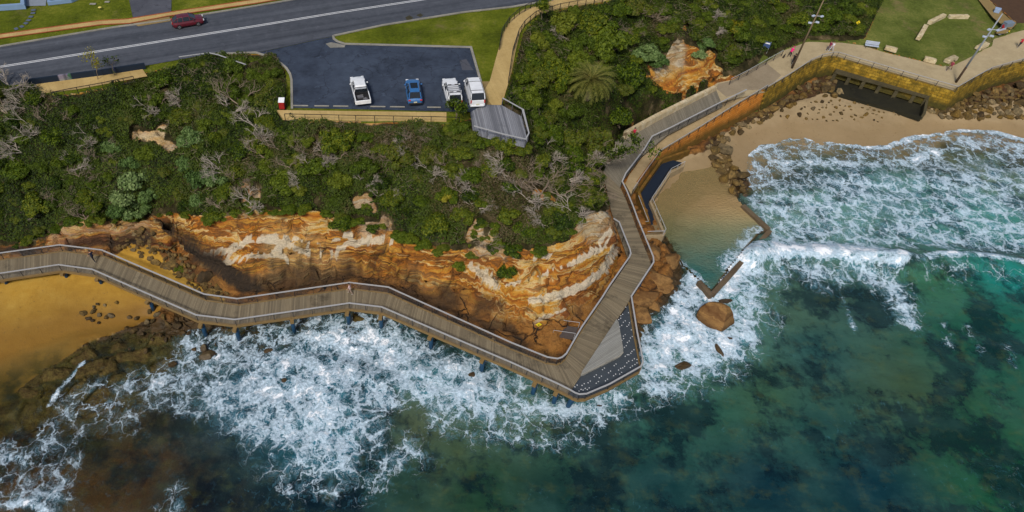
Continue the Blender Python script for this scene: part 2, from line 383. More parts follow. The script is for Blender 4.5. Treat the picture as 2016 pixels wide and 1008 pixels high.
for b in sand_px: M_sand |= inpoly(TPX * .6 + JX * .4, TPY * .6 + JY * .4, b)
M_flat = inpoly(GX, GY, [P(x, y, ZT)[:2] for x, y in plateau])
lawn_px = [(1742, -60), (1738, 0), (1702, 78), (1660, 82), (1702, 90), (1737, 102), (1857, 131), (1937, 97), (1952, 90), (1951, 72), (1974, 50), (1927, 0), (1900, -60)]
M_lawn = inpoly(TPX, TPY, lawn_px) & (GY > 70)
M_brown = inpoly(TPX, TPY, [(1947, -30), (1947, 0), (2002, 47), (2300, 40), (2300, -60)]) & (GY > 70)
M_prom = inpoly(GX, GY, [P(x, y, 4.4)[:2] for x, y in prom])
gy_, gx_ = np.gradient(HT, H); SL = np.hypot(gx_, gy_)
M_slope = ((GX > 18) & (HT > 4.3) & (GY > 66) | (HT > 11.5)) & ~M_bare & ~M_flat & ~M_lawn & ~M_brown
M_scrubby = M_scrub | M_slope
rock = ~(M_scrubby & ~M_bare) & ~M_sand & ~M_flat & ~M_lawn & ~M_brown & ~M_prom
# strata ledges: push steep rock in and out along the fall line, layer by layer
zz = HT
rk = blur(rock * 1.0, 3)
# terraces: treads and risers of uneven height, following the bedding
wz_ = (fbm(GX * .06, GY * .06, 0, 3, 3) - .5) * 3.2 + (fbm(GX * .3, GY * .3, 0, 3, 4) - .5) * 1.1
for st_, am, ph_ in ((1.5, .85, 0.0), (.62, .7, .4)):
    t_ = (HT + wz_) / st_ + ph_; fr = t_ - np.floor(t_)
    HT2 = (smooth(.30, .70, fr) - fr) * st_ * am * smooth(.25, .7, fbm(GX * .14, GY * .14, 0, 3, 8 + int(st_ * 10)))
    zz = zz + HT2 * rk * (HT > -.4)
# blocks split off by joints: each cell of a warped grid sits a little higher or lower
bx, by = GX * .42 + fbm(GX * .3, GY * .3, 0, 3, 30) * 1.6, GY * .55 + fbm(GX * .3, GY * .3, 0, 3, 31) * 1.6
best = np.full(GX.shape, 9.0); second = best.copy(); cid = np.zeros(GX.shape)
for ox in (-1, 0, 1):
    for oy in (-1, 0, 1):
        cx_, cy_ = np.floor(bx) + ox, np.floor(by) + oy; hx_ = _hash(cx_, cy_, cx_ * 0, 5); hy_ = _hash(cx_, cy_, cx_ * 0, 6)
        d_ = np.hypot(bx - cx_ - hx_, by - cy_ - hy_); nb_ = d_ < best
        second = np.where(nb_, best, np.minimum(second, d_)); cid = np.where(nb_, _hash(cx_, cy_, cx_ * 0, 7), cid); best = np.minimum(best, d_)
edge = second - best
blk = (cid - .5) * 1.0 + .35 * smooth(.0, .35, edge) - .75 * (1 - smooth(.02, .16, edge))
blk *= smooth(.30, .62, fbm(GX * .09, GY * .09, 0, 3, 44))
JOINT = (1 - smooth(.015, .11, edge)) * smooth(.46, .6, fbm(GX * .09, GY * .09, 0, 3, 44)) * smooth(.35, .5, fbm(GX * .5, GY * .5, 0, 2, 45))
n3 = fbm(GX * .5, GY * .5, zz * .5, 4, 21) - .5
n4 = fbm(GX * 1.6, GY * 1.6, zz * 1.6, 3, 23) - .5
amt = smooth(.35, 1.2, SL) * ((fbm(GX * .07, GY * .07, zz * 1.5, 3, 3) - .5) * 2.2 + (fbm(GX * .4, GY * .4, zz * 2.6, 3, 9) - .5) * 1.3) * rk
gl = np.maximum(SL, .15)
VX = GX - gx_ / gl * amt; VY = GY - gy_ / gl * amt
shelf_k = 1 - .55 * inpoly(TPX, TPY, [(1030, 700), (1030, 620), (1150, 580), (1220, 500), (1260, 560), (1130, 700)])
VZ = zz + rk * (HT > -.6) * (blk * .62 * shelf_k + n3 * .7 + n4 * .3) + (M_scrub | M_bare) * (n3 * .6 + n4 * .35) * smooth(0, .5, SL)
VZ = VZ + (rock | M_sand) * (HT <= 0) * (fbm(GX * .25, GY * .25, 0, 4, 5) - .5) * .5
VZ = VZ + M_sand * ((fbm(GX * .2, GY * .2, 0, 2, 15) - .5) * .15 + (fbm(GX * 1.2, GY * 1.2, 0, 3, 16) - .5) * .06)
# the ground stays below every deck and paved path
Z2 = [2.6] * 5 + [2.65, 2.8, 2.8, 2.9, 2.95, 3.05, 3.15, 3.3, 3.5, 4.0, 4.6]
ARM_L = [(1098, 716), (1107, 714), (1115, 706), (1140, 650), (1178, 590), (1192, 566), (1226, 520), (1234, 505), (1205, 444), (1193, 414), (1186, 375), (1178, 338), (1195, 298), (1219, 258), (1296, 214), (1404, 166)]
ARM_S = [(1132, 780), (1140, 770), (1150, 750), (1196, 690), (1222, 645), (1252, 600), (1298, 530), (1298, 505), (1270, 440), (1260, 412), (1246, 380), (1238, 362), (1244, 346), (1282, 298), (1330, 258), (1436, 202)]
def cap(poly, z):
    q = [tuple(P(x, y, z)[:2]) for x, y in poly]; x0_, x1_ = min(a for a, b in q), max(a for a, b in q); y0_, y1_ = min(b for a, b in q), max(b for a, b in q)
    i0, i1 = [int(np.clip((v - X0) / H, 0, NX)) for v in (x0_ - 1, x1_ + 2)]; j0, j1 = [int(np.clip((v - Y0) / H, 0, NY)) for v in (y0_ - 1, y1_ + 2)]
    if i1 <= i0 or j1 <= j0: return
    S_ = (slice(j0, j1), slice(i0, i1)); m_ = inpoly(VX[S_], VY[S_], q); VZ[S_] = np.where(m_, np.minimum(VZ[S_], z - .4), VZ[S_])
for i in range(15): cap([ARM_L[i], ARM_L[i + 1], ARM_S[i + 1], ARM_S[i]], min(Z2[i], Z2[i + 1]))
cap([(-300, 520), (0, 502), (117, 488), (200, 498), (402, 585), (467, 594), (688, 562), (764, 571), (1008, 681), (1098, 712), (1132, 785), (1100, 775), (751, 622), (688, 612), (462, 647), (386, 638), (181, 548), (115, 539), (0, 556), (-300, 600)], 2.6)
cap([(1636, 118), (1842, 172), (1822, 216), (1650, 182)], 1.25)
def ground(x, y):
    i = np.clip((np.asarray(x) - X0) / H, 0, NX - 1.001); j = np.clip((np.asarray(y) - Y0) / H, 0, NY - 1.001)
    i0 = i.astype(int); j0 = j.astype(int); fx, fy = i - i0, j - j0
    return (VZ[j0, i0] * (1 - fx) * (1 - fy) + VZ[j0, i0 + 1] * fx * (1 - fy) + VZ[j0 + 1, i0] * (1 - fx) * fy + VZ[j0 + 1, i0 + 1] * fx * fy)
def gz(x, y): return float(ground(np.array(x), np.array(y)))
def on_ground(px, py, z=3.0, it=14):
    """ground point seen at a picture point (fixed-point search along the sight line)"""
    zt = np.arange(17, -5, -.1); x, y = (px - CX) / FPX, (CY - py) / FPX
    t = (zt - CZ) / (-SP + y * CP); X, Y = x * t, (CP + y * SP) * t
    h = np.nonzero(ground(X, Y) >= zt)[0]
    if len(h): k = h[0]; return Vector((X[k], Y[k], gz(X[k], Y[k])))
    q = P(px, py, 0); return Vector((q.x, q.y, gz(q.x, q.y)))

# ---------------------------------------------------------------- ground materials
def mat_rock(n):
    p = n.pos(); x = n.xyz(p)
    warp = n.vmath('ADD', p, n.scale(n.vmath('SUBTRACT', n.noise(p, .16, 4, .6, 0, 1), (.5, .5, .5)), 4.0, 4.0, 2.0))
    warp = n.vmath('ADD', warp, n.vmath('SCALE', n.vmath('SUBTRACT', n.noise(p, 1.1, 4, .6, 0, 1), (.5, .5, .5)), sc=.35))
    st = n.noise(n.scale(warp, .06, .06, .46), 1.0, 3, .62)
    st2 = n.noise(n.scale(warp, .12, .12, 2.2), 1.0, 4, .6)
    f = n.ma('ADD', n.ma('MULTIPLY', st, .78), n.ma('MULTIPLY', st2, .22))
    br, orr, oc, cr, wh, rd = srgb(106, 70, 32), srgb(176, 108, 30), srgb(196, 144, 54), srgb(204, 180, 124), srgb(214, 206, 182), srgb(110, 58, 28)
    col = n.ramp(f, [(.26, br), (.34, rd), (.39, orr), (.43, oc), (.452, cr), (.462, orr), (.485, br), (.51, orr), (.54, oc), (.56, br), (.585, orr), (.61, oc), (.622, cr), (.634, orr), (.665, rd), (.70, orr), (.76, br)])
    # the pale headland bulge and bare faces: mask attribute
    pale = n.attr('pale')
    pcol = n.ramp(n.ma('ADD', n.ma('MULTIPLY', st, .5), n.ma('MULTIPLY', st2, .5)), [(.3, srgb(122, 106, 80)), (.42, srgb(178, 166, 136)), (.48, srgb(160, 126, 74)), (.52, srgb(196, 186, 160)), (.58, srgb(150, 136, 104)), (.66, srgb(186, 172, 140)), (.75, srgb(128, 102, 62))])
    col = n.mix(pale, col, pcol)
    # brown weathered shelf rock low down, with black lichen and algae
    mac = n.noise(p, .085, 3, .6); col = n.mix(n.ma('MULTIPLY', n.mr(mac, .54, .64), .5), col, srgb(118, 62, 30)); col = n.mix(n.ma('MULTIPLY', n.mr(mac, .45, .35), .4), col, srgb(204, 178, 122))
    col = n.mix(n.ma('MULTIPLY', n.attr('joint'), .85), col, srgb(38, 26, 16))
    sm = n.ma('MULTIPLY', n.mr(n.ma('ADD', n.attr('seam'), n.ma('MULTIPLY', n.ma('SUBTRACT', n.noise(p, 1.4, 5, .7), .5), .9)), .40, .62), .8)
    col = n.mix(sm, col, n.mix(n.noise(p, .9, 5, .7), srgb(196, 182, 150), srgb(224, 216, 196)))
    low = n.mr(n.ma('ADD', x[2], n.ma('MULTIPLY', n.noise(p, .35, 4), -3.2)), 1.7, .3)
    low = n.ma('MULTIPLY', low, n.ma('SUBTRACT', 1.0, pale))
    shelf = n.ramp(n.noise(n.scale(warp, .35, .35, 1.2), 1.0, 5, .65), [(.3, srgb(70, 46, 24)), (.45, srgb(128, 84, 36)), (.55, srgb(150, 104, 48)), (.68, srgb(104, 70, 34)), (.8, srgb(60, 42, 26))])
    col = n.mix(low, col, shelf)
    wet = n.ma('MULTIPLY', n.mr(n.ma('ADD', x[2], n.ma('MULTIPLY', n.noise(p, .5, 5, .7), -2.4)), .2, -.7), .85)
    col = n.mix(wet, col, n.mix(n.noise(p, 1.6, 4), srgb(34, 28, 18), srgb(70, 62, 36)))
    crack = n.vor(n.scale(warp, .23, .23, .3), 1.0, 'DISTANCE_TO_EDGE')
    ck = n.ma('MULTIPLY', n.ma('MULTIPLY', n.mr(crack, .02, .004), n.mr(n.noise(p, .3, 2), .45, .6)), n.ma('ADD', n.ma('MULTIPLY', low, .8), .2))
    col = n.mix(ck, col, srgb(40, 28, 18))
    blot = n.mr(n.noise(p, .8, 6, .7), .58, .72)
    col = n.mix(n.ma('MULTIPLY', blot, .55), col, srgb(74, 58, 38))
    gr = n.noise(p, 9, 4, .7); col = n.mix(.35, col, n.mix(gr, (.25, .22, .2), (1, 1, 1)), 'MULTIPLY')
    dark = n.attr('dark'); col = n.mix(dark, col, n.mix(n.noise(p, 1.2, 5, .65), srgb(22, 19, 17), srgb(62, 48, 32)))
    h = n.ma('ADD', n.ma('MULTIPLY', st2, 2.0), n.ma('ADD', n.ma('MULTIPLY', n.noise(p, 3, 6, .65), .7), n.ma('MULTIPLY', ck, -1.2)))
    n.bump(h, .9, .35)
    n.fin(col, n.mr(wet, 0, 1, .85, .4), .3)
def mat_soil(n):
    p = n.pos()
    c = n.ramp(n.noise(p, .5, 6, .65), [(.3, srgb(30, 30, 16)), (.5, srgb(52, 48, 28)), (.62, srgb(84, 74, 52)), (.75, srgb(120, 104, 78))])
    n.bump(n.noise(p, 4, 5), .8, .3); n.fin(c, .95, .1)
def mat_sand(n):
    p = n.pos(); x = n.xyz(p)
    right = n.mr(x[0], 15, 30)
    f = n.ma('ADD', n.ma('MULTIPLY', n.noise(p, .12, 4, .6), .7), n.ma('MULTIPLY', n.noise(p, 1.2, 4, .7), .3))
    a = n.ramp(f, [(.3, srgb(134, 98, 30)), (.5, srgb(164, 126, 46)), (.7, srgb(180, 146, 66))])
    b = n.ramp(f, [(.3, srgb(130, 112, 82)), (.5, srgb(160, 140, 106)), (.7, srgb(180, 160, 126))])
    c = n.mix(right, a, b)
    wet = n.mr(n.ma('ADD', x[2], n.ma('MULTIPLY', n.noise(p, .25, 3), -.7)), 1.0, .2)
    c = n.mix(n.ma('MULTIPLY', wet, .72), c, n.mix(right, srgb(112, 80, 30), srgb(136, 114, 80)))
    under = n.ma('MULTIPLY', n.mr(x[2], .02, -.3), n.mr(n.noise(p, .28, 6, .7), .46, .56)); c = n.mix(n.ma('MULTIPLY', under, .85), c, srgb(44, 40, 20))
    c = n.mix(n.ma('MULTIPLY', n.mr(x[2], .1, -.1), .35), c, srgb(96, 86, 44))
    c = n.mix(n.mr(n.noise(p, 2.2, 6, .75), .60, .75), c, srgb(96, 74, 40)); c = n.mix(n.ma('MULTIPLY', n.mr(n.vor(p, 1.1, 'F1'), .14, .05), .35), c, srgb(96, 76, 44))
    n.bump(n.noise(p, 5, 5), .35, .08); n.fin(c, n.mr(wet, 0, 1, .9, .45), .25)
def mat_bed(n):
    p = n.pos()
    c = n.mix(n.mr(n.noise(p, 1.5, 5, .7), .35, .65), n.mix(n.noise(p, .3, 4), srgb(24, 20, 12), srgb(84, 62, 28)), n.mix(n.noise(p, .22, 5, .7), srgb(46, 38, 20), srgb(128, 112, 56)))
    n.bump(n.noise(p, 2, 5, .7), 1.0, .4); n.fin(c, .8, .2)
def mat_lawn(name, g1, g2, g3, bare=.0):
    n = N(name); p = n.pos()
    f = n.ma('ADD', n.ma('MULTIPLY', n.noise(p, .18, 4, .6), .55), n.ma('MULTIPLY', n.noise(p, 2.5, 6, .75), .45))
    c = n.ramp(f, [(.32, g1), (.5, g2), (.66, g3)])
    if bare: c = n.mix(n.mr(n.noise(p, .16, 6, .75), .56, .70, 0, bare), c, n.mix(n.noise(p, 2, 4), srgb(110, 96, 62), srgb(142, 124, 90)))
    n.bump(n.noise(p, 9, 4, .8), 1.0, .15); return n.fin(c, .95, .1)
def mat_ground():
    """bare rock, soil, sand and reef; each blends raggedly into the next"""
    n = N('natural_ground'); cur = n.b; p = n.pos(); rag = n.noise(p, 1.3, 5, .7); sh = None
    mat_rock(n); sh = n.b.outputs[0]
    for f, a in ((mat_bed, 'is_bed'), (mat_soil, 'is_soil'), (mat_sand, 'is_sand')):
        n.b = n.new('ShaderNodeBsdfPrincipled'); f(n)
        k = n.mr(n.ma('ADD', n.attr(a), n.ma('MULTIPLY', n.ma('SUBTRACT', rag, .5), .9)), .42, .58)
        mx = n.new('ShaderNodeMixShader'); n.put(mx.inputs[0], k); n.t.links.new(sh, mx.inputs[1]); n.t.links.new(n.b.outputs[0], mx.inputs[2]); sh = mx.outputs[0]
    n.t.links.new(sh, n.out.inputs[0]); return n.m
M_ROCK = M_SOIL = M_SANDM = M_BED = mat_ground()
M_GRASS = mat_lawn('mown_grass', srgb(56, 66, 12), srgb(94, 104, 22), srgb(130, 130, 46), .5)
M_PARK = mat_lawn('park_grass', srgb(60, 72, 26), srgb(94, 104, 44), srgb(128, 128, 68), 1)
M_BROWN = plain('garden_mulch', srgb(74, 54, 38), .95, .4, 1.5)
pale = np.zeros(GX.shape)
for b in bare_px[1:6]: pale = np.maximum(pale, inpoly(JX, JY, b) * .8)
pale = np.maximum(pale, inpoly(JX, JY, [(1128, 470), (1138, 425), (1165, 405), (1200, 405), (1216, 430), (1200, 470), (1150, 485)]) * .9)
pale = np.maximum(pale, inpoly(TPX, TPY, [(1310, 95), (1332, 60), (1352, 95), (1345, 140), (1290, 160), (1290, 125)]) * .9)
pale = np.maximum(pale, inpoly(TPX, TPY, [(95, 470), (150, 430), (240, 434), (300, 425), (292, 446), (240, 456), (150, 452), (105, 478)]) * .55)
D1X, D1Y = TPX * .7 + JX * .3, TPY * .7 + JY * .3
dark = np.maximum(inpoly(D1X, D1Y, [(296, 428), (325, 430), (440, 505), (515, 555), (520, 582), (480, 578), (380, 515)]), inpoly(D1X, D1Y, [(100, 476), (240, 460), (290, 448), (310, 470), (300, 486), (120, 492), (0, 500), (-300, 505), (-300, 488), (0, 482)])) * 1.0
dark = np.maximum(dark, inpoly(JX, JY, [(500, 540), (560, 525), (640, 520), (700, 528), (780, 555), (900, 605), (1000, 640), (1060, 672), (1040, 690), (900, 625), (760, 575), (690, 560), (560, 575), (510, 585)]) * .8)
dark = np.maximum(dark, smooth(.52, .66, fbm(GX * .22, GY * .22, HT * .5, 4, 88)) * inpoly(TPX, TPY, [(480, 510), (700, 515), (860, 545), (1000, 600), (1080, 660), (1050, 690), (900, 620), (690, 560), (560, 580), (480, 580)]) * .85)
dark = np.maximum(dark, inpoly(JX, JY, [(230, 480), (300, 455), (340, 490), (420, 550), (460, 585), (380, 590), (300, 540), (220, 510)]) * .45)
seam = np.zeros(GX.shape); FPX_, FPY_ = proj(VX, VY, VZ)
for pts, wd in (([(405, 503), (450, 492), (500, 470), (540, 472), (590, 490), (640, 500), (690, 480), (740, 472), (790, 476)], 6), ([(430, 524), (470, 508), (540, 500), (575, 512)], 5), ([(560, 470), (640, 476), (700, 462)], 2.5), ([(930, 522), (958, 546), (980, 562)], 7), ([(1000, 560), (1030, 548), (1080, 540)], 2.5), ([(1000, 500), (1040, 508), (1090, 500)], 3.5),
  ([(1045, 592), (1100, 582), (1150, 562), (1192, 530), (1212, 492)], 8), ([(1120, 520), (1170, 490), (1200, 450)], 3), ([(1080, 530), (1140, 515), (1190, 488), (1206, 455)], 2.5), ([(1050, 640), (1070, 625), (1110, 610)], 3), ([(1060, 650), (1085, 670)], 4)):
    seam = np.maximum(seam, 1 - smooth(wd * .6, wd * 1.5, seg_dist(FPX_ + (JX - TPX) * .25, FPY_ + (JY - TPY) * .25, pts)))
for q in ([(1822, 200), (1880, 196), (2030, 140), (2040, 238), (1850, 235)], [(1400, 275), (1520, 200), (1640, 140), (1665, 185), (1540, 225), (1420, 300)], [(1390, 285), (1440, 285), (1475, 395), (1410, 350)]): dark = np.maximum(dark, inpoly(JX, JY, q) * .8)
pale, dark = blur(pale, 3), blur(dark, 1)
Z_ = np.zeros(GX.shape); is_soil = blur((M_scrubby & ~M_bare) * 1.0, 3); is_sand = blur(M_sand * 1.0, 3); is_bed = blur((~M_sand & (HT < -.12)) * 1.0, 3)
VV = np.stack([VX, VY, VZ], -1).reshape(-1, 3)
IDX = np.arange((NY + 1) * (NX + 1)).reshape(NY + 1, NX + 1)
QF = np.stack([IDX[:-1, :-1], IDX[:-1, 1:], IDX[1:, 1:], IDX[1:, :-1]], -1)
zone = np.full((NY, NX), 0)                       # 0 cliff rock
c = lambda m: m[:-1, :-1]
low = c(HT) < -.12
zone[low] = 4
zone[c(M_sand)] = 2
zone[c(M_scrubby & ~M_bare)] = 1
zone[c(M_flat)] = 3
zone[c(M_lawn) | c(M_prom)] = 5
zone[c(M_brown)] = 6
zone[(c(GX) > 20) & (c(GY) > 105) & (zone == 0)] = 1
zone[(c(GX) < 20) & (c(GY) > 78) & (zone == 0)] = 3
names = {0: ('cliff', M_ROCK), 1: ('hillside', M_SOIL), 2: ('beach', M_SANDM), 3: ('roadside_lawn', M_GRASS), 4: ('sea_bed', M_BED), 5: ('park_lawn', M_PARK), 6: ('garden_ground', M_BROWN)}
for k, (nm, m) in names.items():
    f = QF[zone == k]
    if not len(f): continue
    u, inv = np.unique(f, return_inverse=True)
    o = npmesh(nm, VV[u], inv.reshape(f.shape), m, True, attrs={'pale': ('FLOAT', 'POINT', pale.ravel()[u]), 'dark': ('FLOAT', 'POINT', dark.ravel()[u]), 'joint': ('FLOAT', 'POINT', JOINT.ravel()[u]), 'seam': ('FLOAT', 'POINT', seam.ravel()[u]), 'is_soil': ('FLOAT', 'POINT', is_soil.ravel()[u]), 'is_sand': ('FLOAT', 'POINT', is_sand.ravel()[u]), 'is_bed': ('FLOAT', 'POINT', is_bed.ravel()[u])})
    tag(o, kind='structure')
# the land and the sea bed go on beyond the surveyed piece
far = MB()
far.add([(-900, 12, -5), (900, 12, -5), (900, -700, -6), (-900, -700, -6)], [(0, 1, 2, 3)]); far.add([(-900, 12, -5), (-104, 12, -5), (-104, 60, -5), (-900, 60, -5)], [(0, 1, 2, 3)]); far.add([(160, 12, -5), (900, 12, -5), (900, 80, -5), (160, 80, -5)], [(0, 1, 2, 3)])
far_bed = plain('deep_bed', srgb(60, 54, 30), .9, .3, .3)
tag(far.build('far_sea_bed', far_bed), kind='structure')
far = MB(); far.add([(-900, 158, 5), (900, 158, 5), (900, 900, 20), (-900, 900, 20)], [(0, 1, 2, 3)]); far.add([(-900, 60, 5), (-104, 60, 5), (-104, 158, 5), (-900, 158, 5)], [(0, 1, 2, 3)]); far.add([(160, 80, 2), (900, 80, 2), (900, 158, 5), (160, 158, 5)], [(0, 1, 2, 3)])
tag(far.build('far_land', M_GRASS), kind='structure')
# ---------------------------------------------------------------- sea
def P0(pts): return [tuple(P(x, y, 0)[:2]) for x, y in pts]
WH = .3
wx0, wy0, wnx, wny = -104.0, 13.0, 880, 300
WX, WY = np.meshgrid(wx0 + WH * np.arange(wnx + 1), wy0 + WH * np.arange(wny + 1))
def region(pts, soft, val):
    q = P0(pts); ins = inpoly(WX, WY, q); d = seg_dist(WX, WY, q + q[:1])
    sgn = np.where(ins, d, -d); return val * smooth(-soft, soft, sgn)
def stroke(pts, wid, val, soft=1.0):
    d = seg_dist(WX, WY, P0(pts)); return val * (1 - smooth(wid * (1 - soft), wid, d))
foam = np.zeros(WX.shape)
def up(a):
    global foam; foam = np.maximum(foam, a)
up(region([(190, 775), (230, 742), (300, 728), (345, 690), (350, 655), (400, 640), (470, 640), (510, 620), (690, 605), (760, 620), (860, 670), (950, 705), (1050, 750), (1110, 780), (1200, 770), (1262, 745), (1240, 790), (1205, 825), (1170, 838), (1120, 828), (1080, 838), (1000, 838), (940, 850), (880, 815), (815, 790), (755, 810), (745, 880), (700, 930), (600, 950), (520, 890), (430, 830), (330, 800), (250, 790)], 2.6, .66))
up(region([(440, 690), (600, 660), (720, 700), (740, 800), (730, 880), (660, 920), (560, 900), (480, 820), (430, 760)], 4, .88))
up(region([(520, 640), (690, 618), (880, 690), (1040, 770), (1150, 800), (1180, 815), (1060, 812), (900, 780), (760, 740), (600, 690)], 3, .9))
up(region([(680, 640), (780, 640), (900, 700), (1000, 750), (960, 770), (860, 740), (760, 700)], 2, 1.0))
up(region([(480, 880), (560, 930), (600, 960), (700, 940), (800, 860), (860, 900), (700, 985), (560, 985)], 3, .45))
up(region([(830, 800), (1000, 830), (1170, 850), (1160, 885), (1000, 885), (860, 860)], 2.5, .4))
up(region([(100, 790), (170, 715), (240, 740), (300, 800), (280, 850), (170, 870), (150, 900), (160, 1000), (80, 1020), (-60, 1000), (-60, 890), (40, 850)], 3, .40))
up(region([(330, 960), (365, 945), (370, 1010), (330, 1020)], 1.0, .5)); up(region([(300, 1000), (315, 990), (320, 1010)], .5, .5))
up(stroke([(96, 798), (120, 765), (165, 713)], .42, .85, .9))
up(stroke([(-30, 880), (40, 905), (60, 940)], 1.6, .5)); up(stroke([(150, 900), (110, 980), (100, 1010)], 1.6, .55))
up(stroke([(0, 995), (60, 990), (100, 1010)], .9, .8))
# right of the platform
up(region([(1255, 650), (1270, 640), (1320, 600), (1345, 550), (1342, 520), (1375, 540), (1395, 585), (1470, 510), (1510, 545), (1500, 620), (1490, 680), (1440, 720), (1350, 750), (1300, 790), (1250, 770)], 2.4, .86))
up(region([(1300, 620), (1340, 560), (1352, 520), (1395, 560), (1420, 580), (1380, 610), (1360, 680), (1290, 690)], 1.6, 1.0))
up(region([(1260, 760), (1370, 720), (1460, 720), (1500, 680), (1480, 730), (1340, 790), (1240, 820)], 3, .45))
# breaking wave and its broken water
up(stroke([(1395, 580), (1440, 540), (1480, 505), (1540, 495), (1620, 498), (1690, 503), (1750, 516)], 2.3, 1.1, .6))
up(stroke([(1740, 514), (1800, 520), (1840, 510), (1900, 510), (1960, 516), (2040, 532)], .9, .75, .7))
up(stroke([(1840, 508), (1900, 508), (1960, 515), (2040, 530)], .55, 1.1, .6))
up(region([(1500, 500), (1750, 510), (1790, 560), (1810, 640), (1770, 640), (1740, 590), (1690, 560), (1620, 570), (1560, 560), (1500, 590)], 2.6, .52))
up(stroke([(1740, 540), (1770, 590), (1795, 640)], 1.6, .62)); up(stroke([(1660, 590), (1680, 650)], .8, .4)); up(stroke([(1900, 640), (1930, 690)], 1.2, .33)); up(stroke([(1860, 640), (1870, 680)], 1.2, .33)); up(stroke([(1980, 680), (1995, 720)], 1.2, .3))
# wash over the far surf
up(region([(1455, 345), (1480, 290), (1570, 268), (1660, 280), (1740, 288), (1800, 270), (1890, 254), (1960, 259), (2016, 276), (2300, 300), (2300, 500), (2016, 505), (1800, 500), (1700, 488), (1560, 485), (1510, 470), (1515, 450), (1460, 395)], 1.8, .50))
up(stroke([(1470, 300), (1500, 285), (1570, 268), (1660, 279), (1690, 286), (1740, 288), (1800, 269), (1890, 253), (1960, 259), (2016, 276), (2200, 300)], 1.3, .95, .6))
up(stroke([(1490, 325), (1560, 320), (1640, 318), (1700, 328), (1760, 322), (1850, 300)], 1.5, .82, .8))
up(region([(1840, 262), (1960, 262), (2040, 290), (2040, 340), (1960, 300), (1860, 300)], 2, .7)); up(region([(1480, 310), (1560, 310), (1530, 360), (1480, 370)], 2, .66))
up(region([(1700, 420), (1800, 440), (1860, 480), (1760, 480)], 3, .64)); up(region([(1520, 465), (1700, 470), (1760, 500), (1500, 500)], 1.5, .62))
up(region([(1500, 560), (1560, 600), (1530, 680), (1480, 690)], 2.5, .34)); up(region([(1780, 500), (2100, 520), (2100, 560), (1900, 570), (1800, 560)], 3, .28))
up(stroke([(1418, 640), (1450, 660), (1460, 620), (1440, 590)], 2.0, .8))
# foam breaks into ropes and holes, no straight edges
foam *= .68 + .64 * fbm(WX * .16, WY * .16, 0, 4, 40)
up(.1 * smooth(.55, .7, fbm(WX * .05, WY * .09, 0, 3, 33)))
# turbid colour by place, as a weighted mean of soundings
snd = [(1500, 320, 120, 132, 108), (1650, 420, 92, 138, 128), (1560, 400, 104, 138, 122), (1900, 330, 110, 128, 104), (1900, 420, 76, 142, 132), (1750, 400, 80, 120, 116), (1980, 470, 44, 122, 108), (1980, 555, 22, 120, 112), (1850, 560, 50, 100, 74), (1700, 600, 52, 84, 76), (1560, 620, 66, 96, 78), (1600, 680, 34, 74, 74), (1900, 680, 24, 78, 60), (2000, 620, 24, 88, 72), (1900, 850, 34, 84, 58), (2000, 950, 14, 74, 44), (1780, 760, 56, 80, 58),
 (1500, 780, 54, 90, 66), (1400, 800, 40, 84, 70), (1300, 850, 40, 84, 74), (1600, 850, 30, 70, 66), (1700, 950, 8, 46, 58), (1500, 950, 8, 44, 56), (1300, 950, 12, 50, 54), (1100, 980, 12, 46, 44), (1100, 900, 34, 70, 58), (950, 960, 24, 60, 40), (900, 880, 62, 82, 58), (830, 830, 78, 88, 60), (780, 940, 30, 60, 48), (680, 980, 12, 30, 32), (560, 980, 10, 24, 32), (620, 760, 26, 100, 122), (480, 760, 26, 84, 108), (640, 880, 24, 92, 106), (880, 740, 50, 116, 122), (1050, 830, 82, 108, 84), (420, 720, 54, 74, 72), (300, 720, 92, 84, 42), (150, 740, 98, 88, 40), (60, 780, 84, 74, 32), (200, 830, 74, 64, 36), (60, 900, 80, 54, 26), (250, 920, 74, 52, 26), (400, 980, 40, 34, 22), (1320, 640, 90, 128, 118), (1450, 640, 78, 120, 104), (1330, 740, 62, 96, 76)]
num = np.zeros(WX.shape + (3,)); den = np.zeros(WX.shape)
for (a, b, *rgb) in snd:
    q = P(a, b, 0); wgt = 1 / ((((WX - q.x) ** 2 + (WY - q.y) ** 2) / 36.0) + .15) ** 1.6
    num += wgt[..., None] * np.array(srgb(*rgb)); den += wgt
wcol = num / den[..., None] * np.array([1.06, 1.02, 1.0])
bed = ground(WX, WY)
dep = np.clip(-bed, 0, 6)
turb = .02 + .9 * np.where(WX > 18, smooth(.0, .75, dep), smooth(.0, 1.0, dep) * .8 + .2 * smooth(.8, 2, dep))
# swell, chop and the breaking crest
wz = (fbm(WX * .12, WY * .3, 0, 3, 70) - .5) * .5 + (fbm(WX * .5, WY * .8, 0, 3, 71) - .5) * .22
d = seg_dist(WX, WY, P0([(1480, 512), (1540, 500), (1620, 504), (1690, 508), (1770, 520)])); wz += .9 * np.exp(-(d / 1.7) ** 2)
d = seg_dist(WX, WY, P0([(1466, 514), (1500, 476)])); wz += .7 * np.exp(-(d / 1.3) ** 2)
d = seg_dist(WX, WY, P0([(1770, 520), (1850, 514), (1960, 522), (2100, 545), (2300, 560)])); wz += .9 * np.exp(-(d / 2.2) ** 2)
wz += np.clip(foam, 0, 1) * (fbm(WX * 1.2, WY * 1.2, 0, 3, 72) - .35) * .42
wz *= smooth(0, .8, dep) * .85 + .15
wz += .06
WV = np.stack([WX, WY, wz], -1).reshape(-1, 3)
ii = np.arange(WX.size).reshape(WX.shape)
wf = np.stack([ii[:-1, :-1], ii[:-1, 1:], ii[1:, 1:], ii[1:, :-1]], -1)
